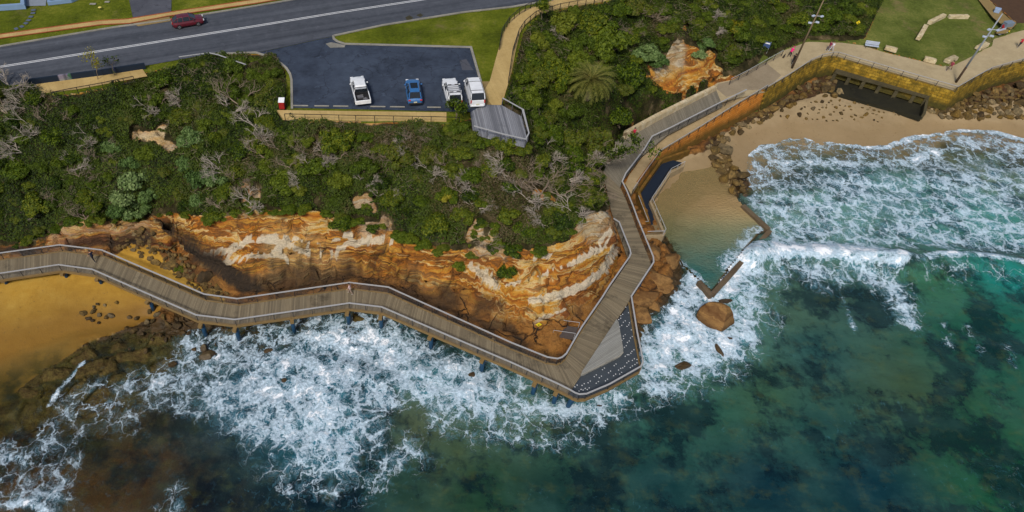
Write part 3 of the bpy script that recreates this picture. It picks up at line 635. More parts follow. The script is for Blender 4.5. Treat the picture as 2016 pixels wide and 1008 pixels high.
pool_px = [(1378, 553), (1342, 520), (1325, 490), (1312, 470), (1305, 458), (1280, 398), (1312, 340), (1345, 322), (1405, 296), (1430, 330), (1440, 375), (1462, 402), (1513, 450), (1490, 464), (1440, 522), (1402, 574)]
pool_w = [tuple(P(x, y, .45)[:2]) for x, y in pool_px]
inp = inpoly(WX, WY, pool_w)
keep = (bed[:-1, :-1] < .7) & ~inp[:-1, :-1]
keep &= ~((WY[:-1, :-1] > 86) & (bed[:-1, :-1] > .5))

def mat_water(pool=False):
    n = N('pool_water' if pool else 'sea_water'); n.dim = '2D'; p = n.pos()
    base = n.attr('tint', 'Color'); dens0 = n.attr('foam'); tb = n.attr('turb')
    # weed and reef patches on the bed, seen through the water
    if not pool:
        pw = n.noise(n.vmath('ADD', p, n.vmath('SCALE', n.noise(p, .5, 3, .6, 0, 1), sc=1.2)), .13, 8, .70)
        base = n.mix(n.mr(pw, .47, .57), base, n.mix(.76, base, srgb(4, 22, 34)), 'MIX')
        pw2 = n.noise(n.scale(p, 1, 1.2, 1), .5, 6, .7)
        base = n.mix(n.ma('MULTIPLY', n.mr(pw2, .52, .72), .38), base, n.mix(.7, base, srgb(86, 92, 44)))
        base = n.mix(n.ma('MULTIPLY', n.mr(n.noise(p, 1.1, 4, .7), .55, .72), .35), base, n.mix(.6, base, srgb(10, 30, 34)))
    base = n.mix(n.ma('MULTIPLY', n.mr(n.noise(n.scale(p, 1, 1.3, 1), .25, 4, .6), .4, .7), .16), base, n.mix(.5, base, srgb(100, 150, 140)) if not pool else srgb(176, 158, 118))
    # foam: nets of bubbles between cells, thick where the wash is dense
    big = n.noise(n.vmath('ADD', p, n.vmath('SCALE', n.noise(p, .7, 3, .6, 0, 1), sc=1.6)), .45, 5, .62)
    dens = n.ma('MULTIPLY', dens0, n.mr(big, .32, .68, .42, 1.45))
    w1 = n.vmath('ADD', p, n.vmath('SCALE', n.vmath('SUBTRACT', n.noise(p, .55, 4, .6, 0, 1), (.5, .5, .5)), sc=2.6))
    w1 = n.vmath('ADD', w1, n.vmath('SCALE', n.vmath('SUBTRACT', n.noise(p, 2.6, 3, .6, 0, 1), (.5, .5, .5)), sc=.5))
    flat = n.scale(w1, 1.15, .9, 0.0)
    lay = None
    for sc, a, b, soft in ((.52, .32, .062, .06), (1.15, .31, .10, .09), (2.6, .30, .11, .14)):
        e = n.vor(flat, sc, 'DISTANCE_TO_EDGE')
        t = n.ma('SUBTRACT', n.ma('SUBTRACT', n.ma('MULTIPLY', dens, a), b), e)
        t = n.ma('DIVIDE', n.ma('ADD', t, soft * .5), soft, clamp=True)
        lay = t if lay is None else n.ma('MAXIMUM', lay, t)
    mott = n.noise(w1, .95, 5, .66)
    thick = n.mr(n.ma('ADD', dens, n.ma('MULTIPLY', n.ma('SUBTRACT', mott, .5), 2.8)), .95, 1.36)
    veil = n.mr(n.ma('ADD', dens, n.ma('MULTIPLY', n.ma('SUBTRACT', n.noise(w1, 1.9, 4, .6), .5), 1.2)), .22, 1.0)
    fm = n.ma('MAXIMUM', n.ma('MULTIPLY', n.ma('MULTIPLY', lay, n.mr(n.noise(p, 3.2, 4, .7), .3, .6, .45, .95)), n.mr(dens, .25, .95, .82, 1.0)), thick)
    base = n.mix(n.ma('MULTIPLY', veil, .68), base, srgb(92, 158, 184))
    col = n.mix(fm, base, n.mix(n.ma('ADD', n.ma('MULTIPLY', thick, .7), n.ma('MULTIPLY', n.noise(p, 2.2, 5, .7), .3)), (.60, .77, .91), (.95, .97, 1.0)))
    n.put(n.b.inputs['Base Color'], col)
    n.put(n.b.inputs['Roughness'], n.mr(fm, 0, 1, .12, .8)); n.b.inputs['IOR'].default_value = 1.33
    rip = n.noise(n.scale(p, 1.0, 1.7, 1), .9 if not pool else 2.2, 4, .55)
    n.bump(n.ma('ADD', n.ma('MULTIPLY', rip, .4 if not pool else 1.6), n.ma('MULTIPLY', fm, .7)), .5, .3)
    tr = n.new('ShaderNodeBsdfTransparent'); n.put(tr.inputs[0], n.mix(n.mr(tb, .03, .45), (1, 1, 1), srgb(190, 206, 176)))
    mx = n.new('ShaderNodeMixShader'); n.put(mx.inputs[0], n.ma('MAXIMUM', n.ma('MAXIMUM', tb, fm), n.ma('MULTIPLY', veil, .8)))
    n.t.links.new(tr.outputs[0], mx.inputs[1]); n.t.links.new(n.b.outputs[0], mx.inputs[2]); n.t.links.new(mx.outputs[0], n.out.inputs[0])
    return n.m
M_SEA, M_POOL = mat_water(), mat_water(True)
f = wf[keep]; u, inv = np.unique(f, return_inverse=True)
rgba = np.concatenate([wcol, np.ones(WX.shape + (1,))], -1).reshape(-1, 4)
sea = npmesh('sea', WV[u], inv.reshape(f.shape), M_SEA, True, attrs={'foam': ('FLOAT', 'POINT', foam.ravel()[u]), 'turb': ('FLOAT', 'POINT', turb.ravel()[u]), 'tint': ('FLOAT_COLOR', 'POINT', rgba[u])})
tag(sea, kind='structure')
fs = MB(); fs.add([(-900, 13, .05), (900, 13, .05), (900, -700, .05), (-900, -700, .05)], [(3, 2, 1, 0)]); fs.add([(160, 13, .05), (900, 13, .05), (900, 79, .05), (160, 79, .05)], [(0, 1, 2, 3)]); fs.add([(-900, 13, .05), (-104, 13, .05), (-104, 42, .05), (-900, 42, .05)], [(0, 1, 2, 3)])
m_far = N('open_water'); m_far.bump(m_far.noise(m_far.pos(), 1.2, 4), .3, .2); m_far.fin(m_far.mix(m_far.noise(m_far.pos(), .1, 4), srgb(8, 44, 50), srgb(26, 74, 66)), .12, .5)
tag(fs.build('open_sea', m_far.m, fixn=False), kind='structure')
# rock pool surface
ph = .22
xs = [q[0] for q in pool_w]; ys = [q[1] for q in pool_w]
PX, PY = np.meshgrid(np.arange(min(xs) - .5, max(xs) + .5, ph), np.arange(min(ys) - .5, max(ys) + .5, ph))
pin = inpoly(PX, PY, pool_w)
pb = ground(PX, PY)
ppx, ppy = proj(PX, PY, np.full(PX.shape, .45))
t = smooth(430, 530, ppy + .15 * (ppx - 1400)); t2 = smooth(395, 460, ppy)
c1, c2, c3 = (np.array(srgb(*q)) for q in ((186, 156, 108), (140, 140, 102), (58, 104, 96)))
pc = (c1 * (1 - t2[..., None]) + c2 * t2[..., None]) * (1 - t[..., None]) + c3 * t[..., None]
pt = .35 + .5 * smooth(.1, 1.2, .45 - pb)
pfoam = .8 * smooth(3.2, .4, seg_dist(PX, PY, [tuple(P(1500, 466, .45)[:2]), tuple(P(1448, 524, .45)[:2])])) + .5 * smooth(1.2, .2, seg_dist(PX, PY, [tuple(P(x, y, .45)[:2]) for x, y in ((1342, 520), (1378, 553), (1403, 578))]))
pz = .45 + (fbm(PX * .6, PY * 1.3, 0, 3, 90) - .5) * .1
ii = np.arange(PX.size).reshape(PX.shape); pf = np.stack([ii[:-1, :-1], ii[:-1, 1:], ii[1:, 1:], ii[1:, :-1]], -1)[pin[:-1, :-1] & pin[1:, 1:] & pin[:-1, 1:] & pin[1:, :-1]]
u, inv = np.unique(pf, return_inverse=True)
o = npmesh('rock_pool_water', np.stack([PX, PY, pz], -1).reshape(-1, 3)[u], inv.reshape(pf.shape), M_POOL, True, attrs={'foam': ('FLOAT', 'POINT', pfoam.ravel()[u]), 'turb': ('FLOAT', 'POINT', pt.ravel()[u]), 'tint': ('FLOAT_COLOR', 'POINT', np.concatenate([pc, np.ones(PX.shape + (1,))], -1).reshape(-1, 4)[u])})
tag(o, kind='structure')
# ---------------------------------------------------------------- paved surfaces
RD = (P(504, 51, ZT) - P(0, 131, ZT)).normalized()
def asphalt(name, c1, c2, patch=.4, along=True):
    n = N(name); p = n.pos()
    if along:
        x = n.xyz(p); u = n.ma('ADD', n.ma('MULTIPLY', x[0], RD.x), n.ma('MULTIPLY', x[1], RD.y)); v = n.ma('SUBTRACT', n.ma('MULTIPLY', x[1], RD.x), n.ma('MULTIPLY', x[0], RD.y)); q = n.comb(n.ma('MULTIPLY', u, .03), n.ma('MULTIPLY', v, .85), 0)
    else: q = n.scale(p, .2, .2, 1)
    f = n.ma('ADD', n.ma('MULTIPLY', n.noise(q, 1, 3, .6), .6), n.ma('MULTIPLY', n.noise(p, 1.1, 6, .75), .4))
    c = n.mix(n.mr(f, .36, .62), c1, c2)
    c = n.mix(n.ma('MULTIPLY', n.mr(n.vor(p, .35, 'F1'), .22, .06), .5 * patch), c, tuple(q * .4 for q in c1))
    c = n.mix(n.ma('MULTIPLY', n.mr(n.noise(p, .6, 6, .75), .6, .75), patch), c, tuple(min(1, q * 2.1 + .01) for q in c2))
    c = n.mix(n.ma('MULTIPLY', n.mr(n.noise(p, .35, 5, .7), .58, .7), patch), c, tuple(q * .55 for q in c1))
    if not along: wp = n.vmath('ADD', p, n.vmath('SCALE', n.noise(p, .5, 4, .6, 0, 1), sc=2.5)); c = n.mix(n.ma('MULTIPLY', n.mr(n.vor(wp, .22, 'DISTANCE_TO_EDGE'), .012, .004), .6), c, tuple(q * .4 for q in c1))
    n.bump(n.noise(p, 22, 3), .3, .03); return n.fin(c, .85, .3)
def concrete(name, c1, c2, joint=0, rough=.85):
    n = N(name); p = n.pos()
    f = n.ma('ADD', n.ma('MULTIPLY', n.noise(p, .35, 5, .65), .6), n.ma('MULTIPLY', n.noise(p, 3.5, 5, .75), .4))
    c = n.mix(n.mr(f, .32, .68), c1, c2)
    c = n.mix(n.ma('MULTIPLY', n.mr(n.noise(p, .5, 6, .8), .58, .75), .5), c, tuple(q * .6 for q in c1))
    if joint:
        u = n.xyz(n.uv())[0]; j = n.ma('ABSOLUTE', n.ma('SUBTRACT', n.ma('FRACT', n.ma('DIVIDE', u, joint)), .5))
        c = n.mix(n.ma('MULTIPLY', n.mr(j, .49, .497), .6), c, tuple(q * .3 for q in c1))
        cell = n.new('ShaderNodeTexWhiteNoise', noise_dimensions='1D'); n.put(cell.inputs['W'], n.ma('FLOOR', n.ma('ADD', n.ma('DIVIDE', u, joint), .5)))
        c = n.mix(n.ma('MULTIPLY', cell.outputs[0], .22), c, (.55, .5, .42), 'MULTIPLY')
    n.bump(n.noise(p, 14, 4), .25, .03); return n.fin(c, rough, .3)
A_ROAD = asphalt('road_asphalt', srgb(54, 58, 66), srgb(82, 86, 94), .4)
A_PARK = asphalt('car_park_asphalt', srgb(36, 44, 58), srgb(62, 72, 88), .75, False)
A_DRIVE = asphalt('driveway_asphalt', srgb(66, 68, 76), srgb(84, 86, 94), .3, False)
C_TAN = concrete('tan_path_concrete', srgb(164, 138, 84), srgb(196, 170, 114), 1.6)
C_PROM = concrete('promenade_concrete', srgb(150, 134, 102), srgb(182, 165, 130), 0)
C_LOW = concrete('lower_path_concrete', srgb(140, 120, 86), srgb(178, 156, 118), 1.9)
C_KERB = concrete('kerb_concrete', srgb(110, 108, 100), srgb(160, 156, 144))
C_GREY = concrete('grey_concrete', srgb(86, 84, 76), srgb(128, 124, 112))
C_DARK = concrete('wet_dark_concrete', srgb(34, 32, 24), srgb(66, 62, 42))
C_POOL = concrete('pool_wall_concrete', srgb(70, 58, 44), srgb(112, 96, 74))
PAINT_W = plain('white_road_paint', (.72, .73, .74), .7, .12, 3)

def sheet(name, poly, mat, kind='structure'):
    m = MB(); m.add(poly, [list(range(len(poly)))]); o = m.build(name, mat, tri=True, fixn=False)
    if o.data.polygons and o.data.polygons[0].normal.z < 0: o.data.flip_normals()
    bm = bmesh.new(); bm.from_mesh(o.data); bmesh.ops.triangulate(bm, faces=bm.faces); bm.to_mesh(o.data); bm.free()
    return tag(o, kind=kind)
def ribbon(name, A, B, mat, mi=0, seg=.5, kind='structure', parent=None, side=0.0, u0=0.0):
    """strip between two matched lines with a UV that runs in metres along it; side > 0 adds a skirt"""
    vs, fs, us = [], [], []; u = u0; prev = None
    for i in range(len(A) - 1):
        L = ((A[i + 1] - A[i]).length + (B[i + 1] - B[i]).length) / 2; k = max(1, int(L / seg))
        for j in range(k + (i == len(A) - 2)):
            t = j / k; a = A[i].lerp(A[i + 1], t); b = B[i].lerp(B[i + 1], t)
            if prev is not None: u += ((a + b) / 2 - prev).length
            prev = (a + b) / 2; vs += [a, b]; us += [(u, 0), (u, (b - a).length)]
    n = len(vs) // 2; fs = [(2 * i, 2 * i + 1, 2 * i + 3, 2 * i + 2) for i in range(n - 1)]
    if side:
        m0 = len(vs); vs += [v - Vector((0, 0, side)) for v in vs]; us += us
        fs += [(2 * i, 2 * i + 2, m0 + 2 * i + 2, m0 + 2 * i) for i in range(n - 1)] + [(2 * i + 1, m0 + 2 * i + 1, m0 + 2 * i + 3, 2 * i + 3) for i in range(n - 1)]
        fs += [(m0 + 2 * i, m0 + 2 * i + 2, m0 + 2 * i + 3, m0 + 2 * i + 1) for i in range(n - 1)] + [(0, m0, m0 + 1, 1), (m0 - 2, m0 - 1, 2 * m0 - 1, 2 * m0 - 2)]
    me = bpy.data.meshes.new(name); off = Vector(parent['_at']) if parent is not None else Vector()
    me.from_pydata([tuple(v - off) for v in vs], [], fs); uvl = me.uv_layers.new(name='UVMap')
    for l in me.loops: uvl.data[l.index].uv = us[l.vertex_index]
    me.materials.append(mat)
    bm = bmesh.new(); bm.from_mesh(me)
    if side: bmesh.ops.recalc_face_normals(bm, faces=bm.faces)
    elif bm.faces and sum(f.normal.z for f in bm.faces) < 0: bmesh.ops.reverse_faces(bm, faces=bm.faces)
    bm.to_mesh(me); bm.free(); o = bpy.data.objects.new(name, me); COL.objects.link(o)
    if parent is not None: o.parent = parent
    elif kind: o['kind'] = kind
    return o
def kerb(pts, w=.28, h=.14, name='kerb'):
    m = MB(); m.bar([Vector((p.x, p.y, p.z + h / 2 - .02)) for p in pts], w, h); return tag(m.build(name, C_KERB), kind='structure')

up_edge = [(-300, 158), (-100, 112), (0, 92), (87, 77), (225, 54), (325, 41), (504, 12), (599, -4), (700, -22), (1000, -72)]
lo_edge = [(-300, 232), (-100, 195), (50, 163), (282, 130), (410, 107), (504, 104), (656, 71), (754, 50), (916, 24), (1008, 14), (1100, -2), (1300, -40)]
sheet('road', W(up_edge, ZT) + W(lo_edge[::-1], ZT), A_ROAD)
kerb(W(up_edge, ZT)); kerb(W(lo_edge[4:6], ZT)); kerb(W(lo_edge[6:], ZT))
park = [(504, 104.6), (529, 112), (548, 121), (564, 135), (571, 146), (574, 158), (575, 212), (700, 215), (951, 221), (948, 190), (946, 160), (927, 93.5), (800, 90), (679, 87), (664, 81), (656, 71.6)]
sheet('car_park', W(park, ZT + .004), A_PARK)
kerb(W([(504, 104), (529, 112), (548, 121), (564, 135), (571, 146), (574, 158), (575, 214)], ZT)); kerb(W([(656, 71), (657, 77), (664, 82), (679, 87), (800, 90), (927, 93.5), (946, 160), (948, 190)], ZT), .3)
sheet('patched_gutter', W([(641, 86), (652, 83), (680, 89), (678, 93), (650, 94)], ZT + .008), C_KERB)
sheet('patched_gutter', W([(905, 119), (918, 116), (932, 138), (910, 138)], ZT + .008), A_DRIVE)
sheet('road_patch', W([(798, 34), (806, 30), (813, 34), (811, 40), (801, 40)], ZT + .005), C_DARK)
sheet('road_patch', W([(819, 30), (828, 26), (833, 30), (828, 34)], ZT + .005), C_DARK)
# centre line
cl = [(-300, 181), (0, 131.5), (252, 91.5), (504, 51), (659, 25.5), (826, 0), (1000, -28)]
for k, s in enumerate((-.16, .16)):
    m = MB(); pts = W(cl, ZT + .006); A, B = [], []
    for i, p in enumerate(pts):
        d = (pts[min(i + 1, len(pts) - 1)] - pts[max(i - 1, 0)]); o = Vector((-d.y, d.x, 0)).normalized()
        A.append(p + o * (s - .06)); B.append(p + o * (s + .06))
    ribbon('road_marking', A, B, PAINT_W, seg=5)
# north side: verge, footpath, driveway
fu = [(-300, 122), (-100, 84), (0, 68), (100, 54), (195, 41), (250, 38), (337, 24), (504, -1), (700, -34)]
fl = [(-300, 134), (-100, 93), (0, 76), (100, 62.5), (200, 49), (255, 46.5), (332, 32), (504, 7), (700, -26)]
ribbon('footpath', W(fu, ZT + .03), W(fl, ZT + .03), C_TAN)
e1 = plain('red_brick_edging', srgb(150, 80, 48), .9, .25, 8)
for l, dz in ((fu, .05), (fl, .052)):
    m = MB(); m.bar([p + Vector((0, 0, dz)) for p in W(l, ZT)], .16, .06); tag(m.build('path_edging', e1), kind='structure')
sheet('driveway', W([(250, -20), (262, 36), (337, 23.6), (338, -20)], ZT + .012), A_DRIVE)
sheet('driveway_apron', W([(262, 45.6), (272, 52), (335, 41.5), (334, 32.6)], ZT + .035), C_TAN)

# car park footpath, the curving path and the two levels of promenade path
ribbon('footpath', W([(545, 216.5), (575, 217), (700, 218.5), (879, 221)], ZT + .05), W([(556, 232), (580, 234), (700, 236), (879, 238)], ZT + .05), C_TAN, side=.3)
pl_ = [(944, 172), (950, 184), (964, 160), (984, 87), (992, 60), (1008, 35), (1030, 19), (1063, 9), (1095, -1), (1160, -14), (1300, -50)]
pr_ = [(951, 206), (968, 206), (988, 206), (1008, 140), (1014, 105), (1024, 64), (1034, 48), (1056, 30), (1103, 16), (1188, 2), (1320, -34)]
ribbon('footpath', W(pl_[1:], ZT + .03), W(pr_[1:], ZT + .03), C_TAN, side=.2)
sheet('footpath_corner', W([(946, 160.5), (964, 160), (950, 184), (968, 206), (951, 206)], ZT + .026), C_TAN)

# promenade: broad concrete with a darker slab near the ramp
PR = lambda pts, z=4.5: [P(x, y, z) for x, y in pts]
up_p = [(1406, 172), (1412, 163), (1442, 157), (1512, 117), (1542, 100), (1587, 82), (1657, 84), (1702, 90), (1737, 102), (1857, 131), (1937, 97), (1952, 90), (1951, 72), (1974, 66), (1990, 58), (2002, 47), (2040, 38), (2200, 10)]
RP = [P(x, y, 5.5) for x, y in rail_p]
edge_p = [Vector((v.x, v.y, 4.5)) for v in RP]
sheet('promenade', [P(1394, 178, 4.5)] + PR(up_p[1:]) + edge_p[::-1] + [P(1440, 196, 4.5), P(1418, 203, 4.5)], C_PROM)
sheet('promenade_ramp_slab', [P(x, y, 4.505) for x, y in [(1409, 173.5), (1414, 165), (1442, 158.5), (1506, 121.5), (1538, 148), (1519, 167), (1505, 176), (1470, 178), (1430, 191)]], concrete('ramp_slab_concrete', srgb(126, 112, 90), srgb(152, 138, 114)))
sheet('garden_path', [P(x, y, 5.45) for x, y in [(1915, -20), (1927, 0), (1955, 35), (1974, 50), (1990, 58), (2002, 47), (1985, 35), (1947, 0), (1936, -20)]], C_TAN)
sheet('garden_path', [P(x, y, 5.2) for x, y in [(1974, 50), (1990, 58), (1980, 66), (1960, 66)]], C_TAN)
# lower path beside the ramp
LR = [P(x, y, z) for (x, y), z in zip(lr, (3.7, 3.7, 3.75, 4.3, 4.9, 5.49))]
LRb = [Vector((v.x, v.y, v.z - 1.0)) for v in LR]
LL = [P(x, y, z) for (x, y), z in zip([(1231, 362), (1238, 346), (1273, 298), (1326, 257), (1400, 214), (1478, 172)], (2.7, 2.7, 2.75, 3.3, 3.9, 4.49))]
ribbon('lower_path', LL, LRb, C_LOW, side=.25)

# ---------------------------------------------------------------- stone walls
def stonemat(name, cols, bw=.7, bh=.32, moss=0.0):
    n = N(name); u = n.uv()
    br = n.new('ShaderNodeTexBrick'); n.put(br.inputs['Vector'], u); br.inputs['Scale'].default_value = 1
    br.inputs['Brick Width'].default_value = bw; br.inputs['Row Height'].default_value = bh; br.inputs['Mortar Size'].default_value = .02; br.inputs['Bias'].default_value = 0
    for k, c in zip(('Color1', 'Color2', 'Mortar'), (cols[0], cols[1], cols[2])): br.inputs[k].default_value = (*c, 1)
    p = n.pos(); c = n.mix(n.mr(n.noise(p, 1.2, 5, .7), .4, .62), br.outputs[0], cols[3])
    if moss:
        x = n.xyz(p); c = n.mix(n.mr(n.noise(n.scale(p, 1.6, 1.6, .5), 1, 5, .7), .54, .7, 0, .75), c, srgb(56, 46, 20)); c = n.mix(n.ma('MULTIPLY', n.mr(n.ma('ADD', x[2], n.ma('MULTIPLY', n.noise(p, .6, 5, .7), -2.2)), 2.2, .9), moss), c, n.mix(n.noise(p, 2, 4), srgb(38, 34, 18), srgb(92, 84, 34)))
    n.bump(n.ma('ADD', n.ma('MULTIPLY', br.outputs[1], -.6), n.noise(p, 5, 5, .7)), .7, .08); return n.fin(c, .9, .2)
ST_OR = stonemat('orange_block_stone', [srgb(178, 108, 36), srgb(206, 142, 70), srgb(96, 58, 24), srgb(196, 122, 40)], .8, .36, .85)
ST_YE = stonemat('ochre_block_stone', [srgb(140, 108, 26), srgb(174, 142, 50), srgb(78, 60, 18), srgb(96, 80, 26)], .9, .4, 1.0)
ST_PALE = stonemat('pale_cut_stone', [srgb(186, 172, 140), srgb(204, 192, 164), srgb(120, 104, 80), srgb(176, 156, 120)], 1.3, .5)
def wallstrip(name, top, drop, thick, mat, batter=.0, parent=None, out=1):
    """wall hanging below a line: outer face, top and back; UV in metres"""
    n = len(top); nor = []
    for i in range(n):
        d = (top[min(i + 1, n - 1)] - top[max(i - 1, 0)]); nor.append(Vector((d.y, -d.x, 0)).normalized() * out)
    dr = drop if isinstance(drop, (list, tuple)) else [drop] * n
    rings = [[t - o * thick, t.copy(), t + o * batter - Vector((0, 0, q)), t - o * thick - Vector((0, 0, q))] for t, o, q in zip(top, nor, dr)]
    vs, us, fs = [], [], []; u = 0
    for i, r in enumerate(rings):
        if i: u += (top[i] - top[i - 1]).length
        vs += r; us += [(u, -thick), (u, 0), (u, dr[i]), (u, dr[i] + thick)]
    for i in range(n - 1):
        for k in range(4): fs.append((4 * i + k, 4 * i + 4 + k, 4 * i + 4 + (k + 1) % 4, 4 * i + (k + 1) % 4))
    fs += [(0, 1, 2, 3), (4 * n - 1, 4 * n - 2, 4 * n - 3, 4 * n - 4)]
    me = bpy.data.meshes.new(name); off = Vector(parent['_at']) if parent is not None else Vector()
    me.from_pydata([tuple(v - off) for v in vs], [], fs); uvl = me.uv_layers.new(name='UVMap')
    for l in me.loops: uvl.data[l.index].uv = us[l.vertex_index]
    me.materials.append(mat); bm = bmesh.new(); bm.from_mesh(me); bmesh.ops.recalc_face_normals(bm, faces=bm.faces); bm.to_mesh(me); bm.free()
    o = bpy.data.objects.new(name, me); COL.objects.link(o)
    if parent is not None: o.parent = parent
    return o
sub = lambda pts, k=4: [pts[i].lerp(pts[i + 1], j / k) for i in range(len(pts) - 1) for j in range(k)] + [pts[-1]]
up1 = [v + Vector((0, 0, .06)) for v in edge_p]
tag(wallstrip('sea_wall', up1, 3.0, .45, ST_YE, .55), 'ochre stone sea wall with a zigzag line below the broad promenade', 'sea wall')
tag(wallstrip('sea_wall', [v + Vector((0, 0, .05)) for v in LRb[1:]], [2.0, 2.0, 2.5, 2.8, 2.8], .4, ST_OR, .45), 'orange sandstone block sea wall along the narrow lower path', 'sea wall')
UP_L = [P(x, y, z) for (x, y), z in zip([(1229, 257), (1290, 224), (1350, 194), (1405, 168)], (4.6, 4.9, 5.1, 5.2))]
tag(wallstrip('retaining_wall', UP_L, [1.6, 1.6, 1.4, 1.2], -.62, ST_PALE, .0), 'pale cut stone retaining wall along the upper grey ramp', 'retaining wall')

# ---------------------------------------------------------------- boardwalk
def deckmat(name, c1, c2, c3, pw=.14, stain=0.0):
    n = N(name); u = n.xyz(n.uv()); p = n.pos()
    wn = n.new('ShaderNodeTexWhiteNoise', noise_dimensions='1D'); n.put(wn.inputs['W'], n.ma('FLOOR', n.ma('DIVIDE', u[0], pw)))
    c = n.mix(wn.outputs[0], c1, c2)
    w3 = n.new('ShaderNodeTexWhiteNoise', noise_dimensions='1D'); n.put(w3.inputs['W'], n.ma('FLOOR', n.ma('DIVIDE', u[0], pw * 5)))
    c = n.mix(n.ma('MULTIPLY', w3.outputs[0], .3), c, c3)
    gr = n.noise(n.comb(n.ma('MULTIPLY', u[0], 9), n.ma('MULTIPLY', u[1], .8), 0), 1, 5, .7); c = n.mix(n.ma('MULTIPLY', n.mr(gr, .35, .7), .35), c, tuple(q * .55 for q in c1))
    if stain: c = n.mix(n.ma('MULTIPLY', n.mr(n.noise(n.scale(p, .22, .22, 1), 1, 5, .7), .56, .68), stain), c, tuple(q * .4 for q in c1))
    gap = n.mr(n.ma('ABSOLUTE', n.ma('SUBTRACT', n.ma('FRACT', n.ma('DIVIDE', u[0], pw)), .5)), .43, .47)
    c = n.mix(n.ma('MULTIPLY', gap, .75), c, tuple(q * .25 for q in c1)); n.bump(n.ma('SUBTRACT', gr, gap), .5, .03)
    return n.fin(c, .8, .25)
D_BOARD = deckmat('weathered_boards', srgb(108, 98, 80), srgb(142, 130, 106), srgb(122, 108, 84), .16, .8)
D_GREY = deckmat('grey_ramp_boards', srgb(112, 106, 92), srgb(136, 128, 112), srgb(120, 114, 98), .16, .0)
D_OLD = deckmat('silvered_boards', srgb(104, 106, 112), srgb(150, 152, 158), srgb(92, 92, 96), .2, .5)
RAILM = plain('pale_grey_rail', srgb(160, 160, 160), .45, .06, 3, .5)
STEEL = plain('dark_rail_steel', srgb(58, 58, 60), .5, .15, 5, .5, .4)
PILEM = plain('blue_coated_pile', srgb(20, 58, 86), .5, .3, 2.5, .4)
TANB = plain('tan_edge_beam', srgb(122, 100, 62), .8, .25, 2.5)
GRATE = N('dark_grating'); _p = GRATE.pos(); _g = GRATE.vor(GRATE.scale(_p, 1, 1, 0), 9, 'F1', 'Distance', 0.0)
GRATE.fin(GRATE.mix(GRATE.mr(_g, .30, .42), srgb(24, 28, 34), GRATE.mix(GRATE.noise(_p, .5, 4), srgb(58, 66, 74), srgb(84, 92, 98))), .6, .4)
DZ = 2.6
S1 = [(-260, 575), (0, 538), (115, 521), (181, 530), (386, 620), (462, 629), (688, 596.5), (751, 604), (1008, 714), (1100, 756), (1122, 767)]
L1 = [(-260, 528), (0, 498), (117, 482), (200, 492), (402, 579), (467, 588), (688, 556), (764, 565), (1008, 675), (1078, 703), (1098, 706)]
s1 = W(S1, DZ + 1.1); l1 = W(L1, DZ + 1.1)
dn = lambda pts, z=DZ: [Vector((p.x, p.y, z)) for p in pts]
bw = thing('boardwalk', 'long grey timber boardwalk on blue piles bending round the foot of the sandstone cliff', 'boardwalk', tuple(P(1098, 720, DZ)))
ribbon('deck', dn(l1), dn(s1), D_BOARD, parent=bw, side=.18)
# arm along the headland up to the ramp
L2 = [P(x, y, z + 1.1) for x, y, z in [(1098, 706, DZ), (1107, 703, DZ), (1115, 696, DZ), (1145, 644, DZ), (1185, 586, DZ), (1200, 562, DZ + .05), (1239, 506, 2.8), (1242, 499, 2.8), (1240, 490, 2.82), (1219, 437, 2.9), (1208, 430, 2.92)]]
l2 = [Vector((v.x, v.y, v.z - 1.1)) for v in L2[:8]] + [Vector((L2[9].x, L2[9].y, 2.9)), P(1203, 414, 2.95), P(1195, 375, 3.05), P(1188, 338, 3.15), P(1205, 300, 3.3), P(1229, 260, 3.5), P(1300, 222, 4.0), P(1408, 172, 4.6)]
RS2 = [P(x, y, z + 1.1) for (x, y), z in zip([(1243, 581), (1287, 516), (1286, 505), (1256, 432), (1246, 405), (1234, 375), (1225, 357), (1232, 341), (1268, 294), (1320, 251), (1428, 196)], Z2[5:])]
s2 = [P(1122, 767, DZ + 1.1), P(1132, 757, DZ), P(1144, 739, DZ), P(1188, 672, DZ), P(1215, 629, DZ)] + [v.copy() for v in RS2]
for v, z in zip(s2, Z2): v.z = z
ribbon('deck', [v + Vector((0, 0, .004)) for v in l2[:12]], [v + Vector((0, 0, .004)) for v in s2[:12]], D_BOARD, parent=bw, side=.18, u0=.05)
ribbon('ramp_deck', [v + Vector((0, 0, .004)) for v in l2[11:]], [v + Vector((0, 0, .004)) for v in s2[11:]], D_GREY, parent=bw, side=.18)
# dark grating lookout and its pale triangular platform
OUT = [P(x, y, DZ + 1.1) for x, y in [(1122, 767), (1132, 773), (1141, 776), (1155, 775), (1200, 756), (1262, 721), (1266, 712), (1264, 700), (1254, 651), (1243, 583)]]
inner = [P(x, y, DZ) for x, y in [(1240, 594), (1215, 631), (1188, 673), (1144, 740), (1132, 758)]]
gr = MB(); gp = dn(OUT) + inner
gr.prism([(p.x, p.y) for p in gp], DZ - .2, DZ - .006); gr.build('lookout_grating', GRATE.m, bw, tri=True)
tri_ = [P(x, y, DZ + .4) for x, y in [(1214, 628), (1218, 634), (1227, 686), (1227, 693), (1221, 700), (1150, 735), (1144, 737), (1146, 731)]]
tm = deckmat('pale_platform_boards', srgb(128, 128, 122), srgb(150, 150, 144), srgb(138, 136, 128), .15)
t_ = MB(); t_.prism([(p.x, p.y) for p in tri_], DZ, DZ + .4); pf_ = t_.build('raised_platform', tm, bw, tri=True)
uvl = pf_.data.uv_layers.new(name='UVMap')
for l in pf_.data.loops:
    v = pf_.data.vertices[l.vertex_index].co; uvl.data[l.index].uv = (v.x * .55 - v.y * .83, v.x * .83 + v.y * .55)
b_ = MB(); b_.bar([p + Vector((0, 0, -.05)) for p in tri_[3:7]], .12, .12); b_.build('platform_edging', C_KERB, bw)
